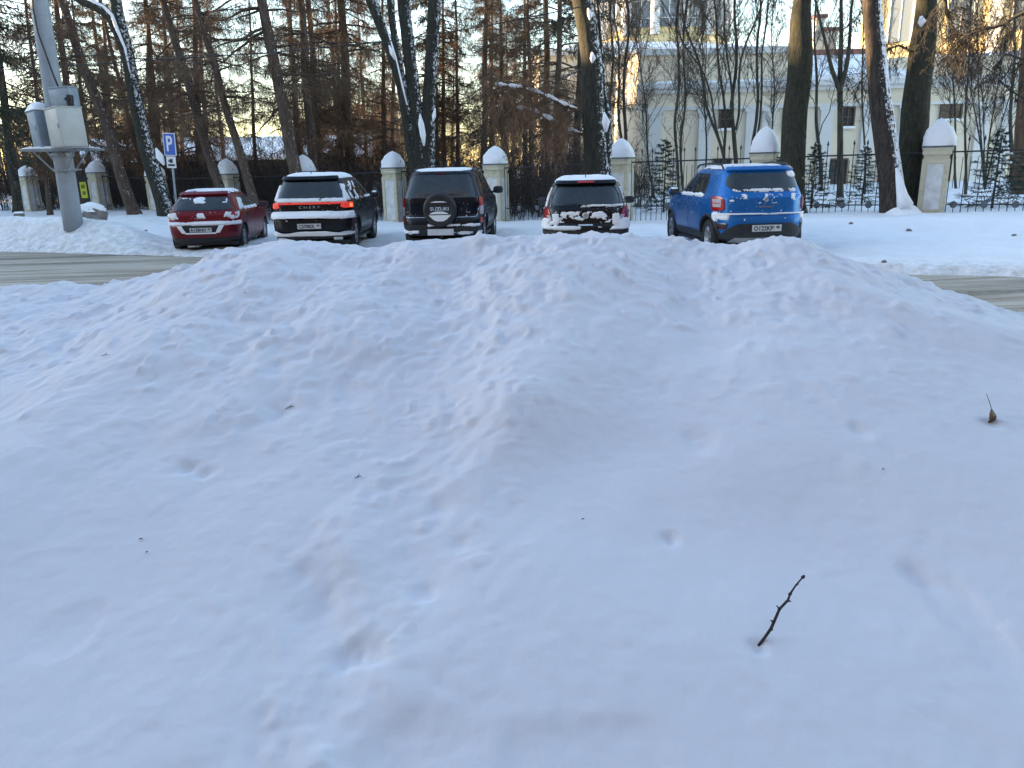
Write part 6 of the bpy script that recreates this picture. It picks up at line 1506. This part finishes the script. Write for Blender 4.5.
for k in range(16):
    a = 2*math.pi*k/16
    if math.cos(a) < -.1: continue
    g2 = MB(); hwd = .62; zt = zd1-2.4; n_ = 9
    out = [(-hwd, zd0+1.4), (hwd, zd0+1.4)] + [(hwd*math.cos(t*math.pi/(n_-1)), zt+hwd*math.sin(t*math.pi/(n_-1))) for t in range(n_)]
    V = [(x, -.06, z) for x, z in out]+[(x, .10, z) for x, z in out]; m_ = len(out)
    g2.add(V, [tuple(range(m_)), tuple(range(m_, 2*m_))[::-1]]+[(i, (i+1) % m_, m_+(i+1) % m_, m_+i) for i in range(m_)])
    for xx in (-.03,): g2.box(xx, .03, -.09, -.062, zd0+1.4, zt+hwd*.98, 1)
    for j in range(6): zz = zd0+1.9+j*1.05; g2.box(-hwd, hwd, -.088, -.063, zz, zz+.05, 1)
    o = g2.build('window', [MAT['pane_pale'], MAT['white']], drum); o.location = (dcx+math.sin(a)*(Rd+.005), dcy-math.cos(a)*(Rd+.005), 0); o.rotation_euler = (0, 0, a)
# ---- the bell tower at upper right
YT = 58.0; txo = X_(892, YT); tower = empty('bell_tower', (txo, YT, 0), 0, 'sunlit yellow bell tower with tall arched openings at the upper right', 'tower')
half = 7.5; ctr = Vector((half*math.cos(R(0))+2.2, 8.0, 0)); rz_ = R(-38)
def trot(mb_, name, mat, par=tower):
    o = mb_.build(name, mat, par); o.location = ctr; o.rotation_euler = (0, 0, rz_); return o
mb = MB(); mb.box(-half, half, -half, half, -1.5, 8.6); mb.box(-half+.7, half-.7, -half+.7, half-.7, 8.6, 22); trot(mb, 'wall', MAT['yellow_wall'])
mb = MB(); mb.box(-half-.4, half+.4, -half-.4, half+.4, 8.2, 8.75); mb.box(-half+.3, half-.3, -half+.3, half-.3, 16.5, 17.1); mb.box(-half-.1, half+.1, -half-.1, half+.1, 21.9, 22.6); trot(mb, 'cornice', MAT['white'])
for fa in range(4):
    for u0 in (-5.9, -2.2, 2.2, 5.9):
        mb = MB(); mb.box(u0-.4, u0+.4, -half+.45, -half+.699, 8.76, 16.5); o = trot(mb, 'pilaster', MAT['white']); o.rotation_euler = (0, 0, rz_+fa*math.pi/2)
    for u0 in (-4.05, 0, 4.05):
        mb = MB(); mb.box(u0-.75, u0+.75, -half+.62, -half+.697, 10.2, 15); o = trot(mb, 'window', MAT['pane_pale']); o.rotation_euler = (0, 0, rz_+fa*math.pi/2)
        f2 = MB(); f2.box(u0-.9, u0-.752, -half+.55, -half+.698, 10.1, 15.1); f2.box(u0+.752, u0+.9, -half+.55, -half+.698, 10.1, 15.1); f2.box(u0-.9, u0+.9, -half+.54, -half+.698, 15.1, 15.3); f2.box(u0-.03, u0+.03, -half+.58, -half+.619, 10.2, 15); f2.build('frame', MAT['white'], o)
mb = MB(); snowlump(mb, -half-.4, half+.4, -half-.4, half+.4, 8.75, .2, 31); s_o = mb.build('snow_cover', MAT['snow_cap'], tower, True); s_o.location = ctr; s_o.rotation_euler = (0, 0, rz_)
# ---- a low house with a snowy roof far behind the wood
hx = at(225, 150, 78); house = empty('low_house', (hx.x, 78, 0), R(8), 'low dark house with a snow covered roof glimpsed between the trunks at left', 'house')
zt = Z_(225, 160, 78); zr2 = Z_(225, 138, 78)
mb = MB(); mb.box(-13, 13, 0, 9, -1, zt); mb.build('wall', MAT['frame'], house)
mb = MB(); V = [(-14, -1, zt-.05), (14, -1, zt-.05), (14, 4.5, zr2), (-14, 4.5, zr2), (-14, 10, zt-.05), (14, 10, zt-.05)]; V += [(x, y, z+.3) for x, y, z in V]
mb.add(V, [(6, 7, 8, 9), (9, 8, 11, 10), (0, 1, 7, 6), (1, 2, 8, 7), (0, 6, 9, 3), (3, 2, 5, 4), (0, 3, 2, 1), (2, 5, 11, 8), (3, 9, 10, 4), (4, 10, 11, 5)]); mb.build('roof', MAT['snow_cap'], house)
for k in range(7): window(house, -11+k*3.3, -9.8+k*3.3, zt-1.6, zt-.5, 0, 1)
# ---- an unseen block added off to the left to keep the street in shade
sdir = Vector((math.sin(SUN_AZ), math.cos(SUN_AZ), 0)); pd = Vector((math.cos(SUN_AZ+math.pi/2+math.pi/2), 0, 0))
prp = Vector((-sdir.y, sdir.x, 0)); prp = prp if prp.y > 0 else -prp
c_ = sdir*62+prp*15; ang_ = math.atan2(prp.y, prp.x)
blk = empty('left_sun_blocker', (c_.x, c_.y, 0), ang_, 'added unseen block left of the street, keeping the low sun off it', 'building')
HB = 10.2
mb = MB(); mb.box(-36, 30, -6, 6, -1, HB); mb.build('wall', MAT['brick'], blk)
mb = MB(); mb.box(-36.4, 30.4, -6.4, 6.4, HB, HB+.4); mb.build('roof', MAT['snow_cap'], blk)
for fl in range(4):
    for i in range(16):
        w0 = MB(); x = -34.5+i*4.1; w0.box(x, x+1.5, -6.05, -5.99, 1.2+fl*2.8, 2.7+fl*2.8); w0.build('window', MAT['pane'], blk)

MAT['rear_blocker_wall'] = simple('rear_blocker_dark', (.07, .055, .05), .9, var=.2)  # kept dark so the added rear block bounces little sun onto the bank
blk2 = empty('rear_sky_blocker', (0, -4.5, 0), 0, 'added unseen dark block behind the camera, dimming the snow bank', 'building')  # unseen block added to cut sky light on the snow bank
mb = MB(); mb.box(-45, 45, -12, 0, -1, 19); mb.build('wall', MAT['rear_blocker_wall'], blk2)
mb = MB(); mb.box(-45.4, 45.4, -12.4, .4, 19, 19.4); mb.build('roof', MAT['snow_cap'], blk2)
for fl in range(6):
    for i in range(20):
        w0 = MB(); x = -43+i*4.4; w0.box(x, x+1.5, -.01, .05, 1.4+fl*3, 3.0+fl*3); w0.build('window', MAT['pane'], blk2)
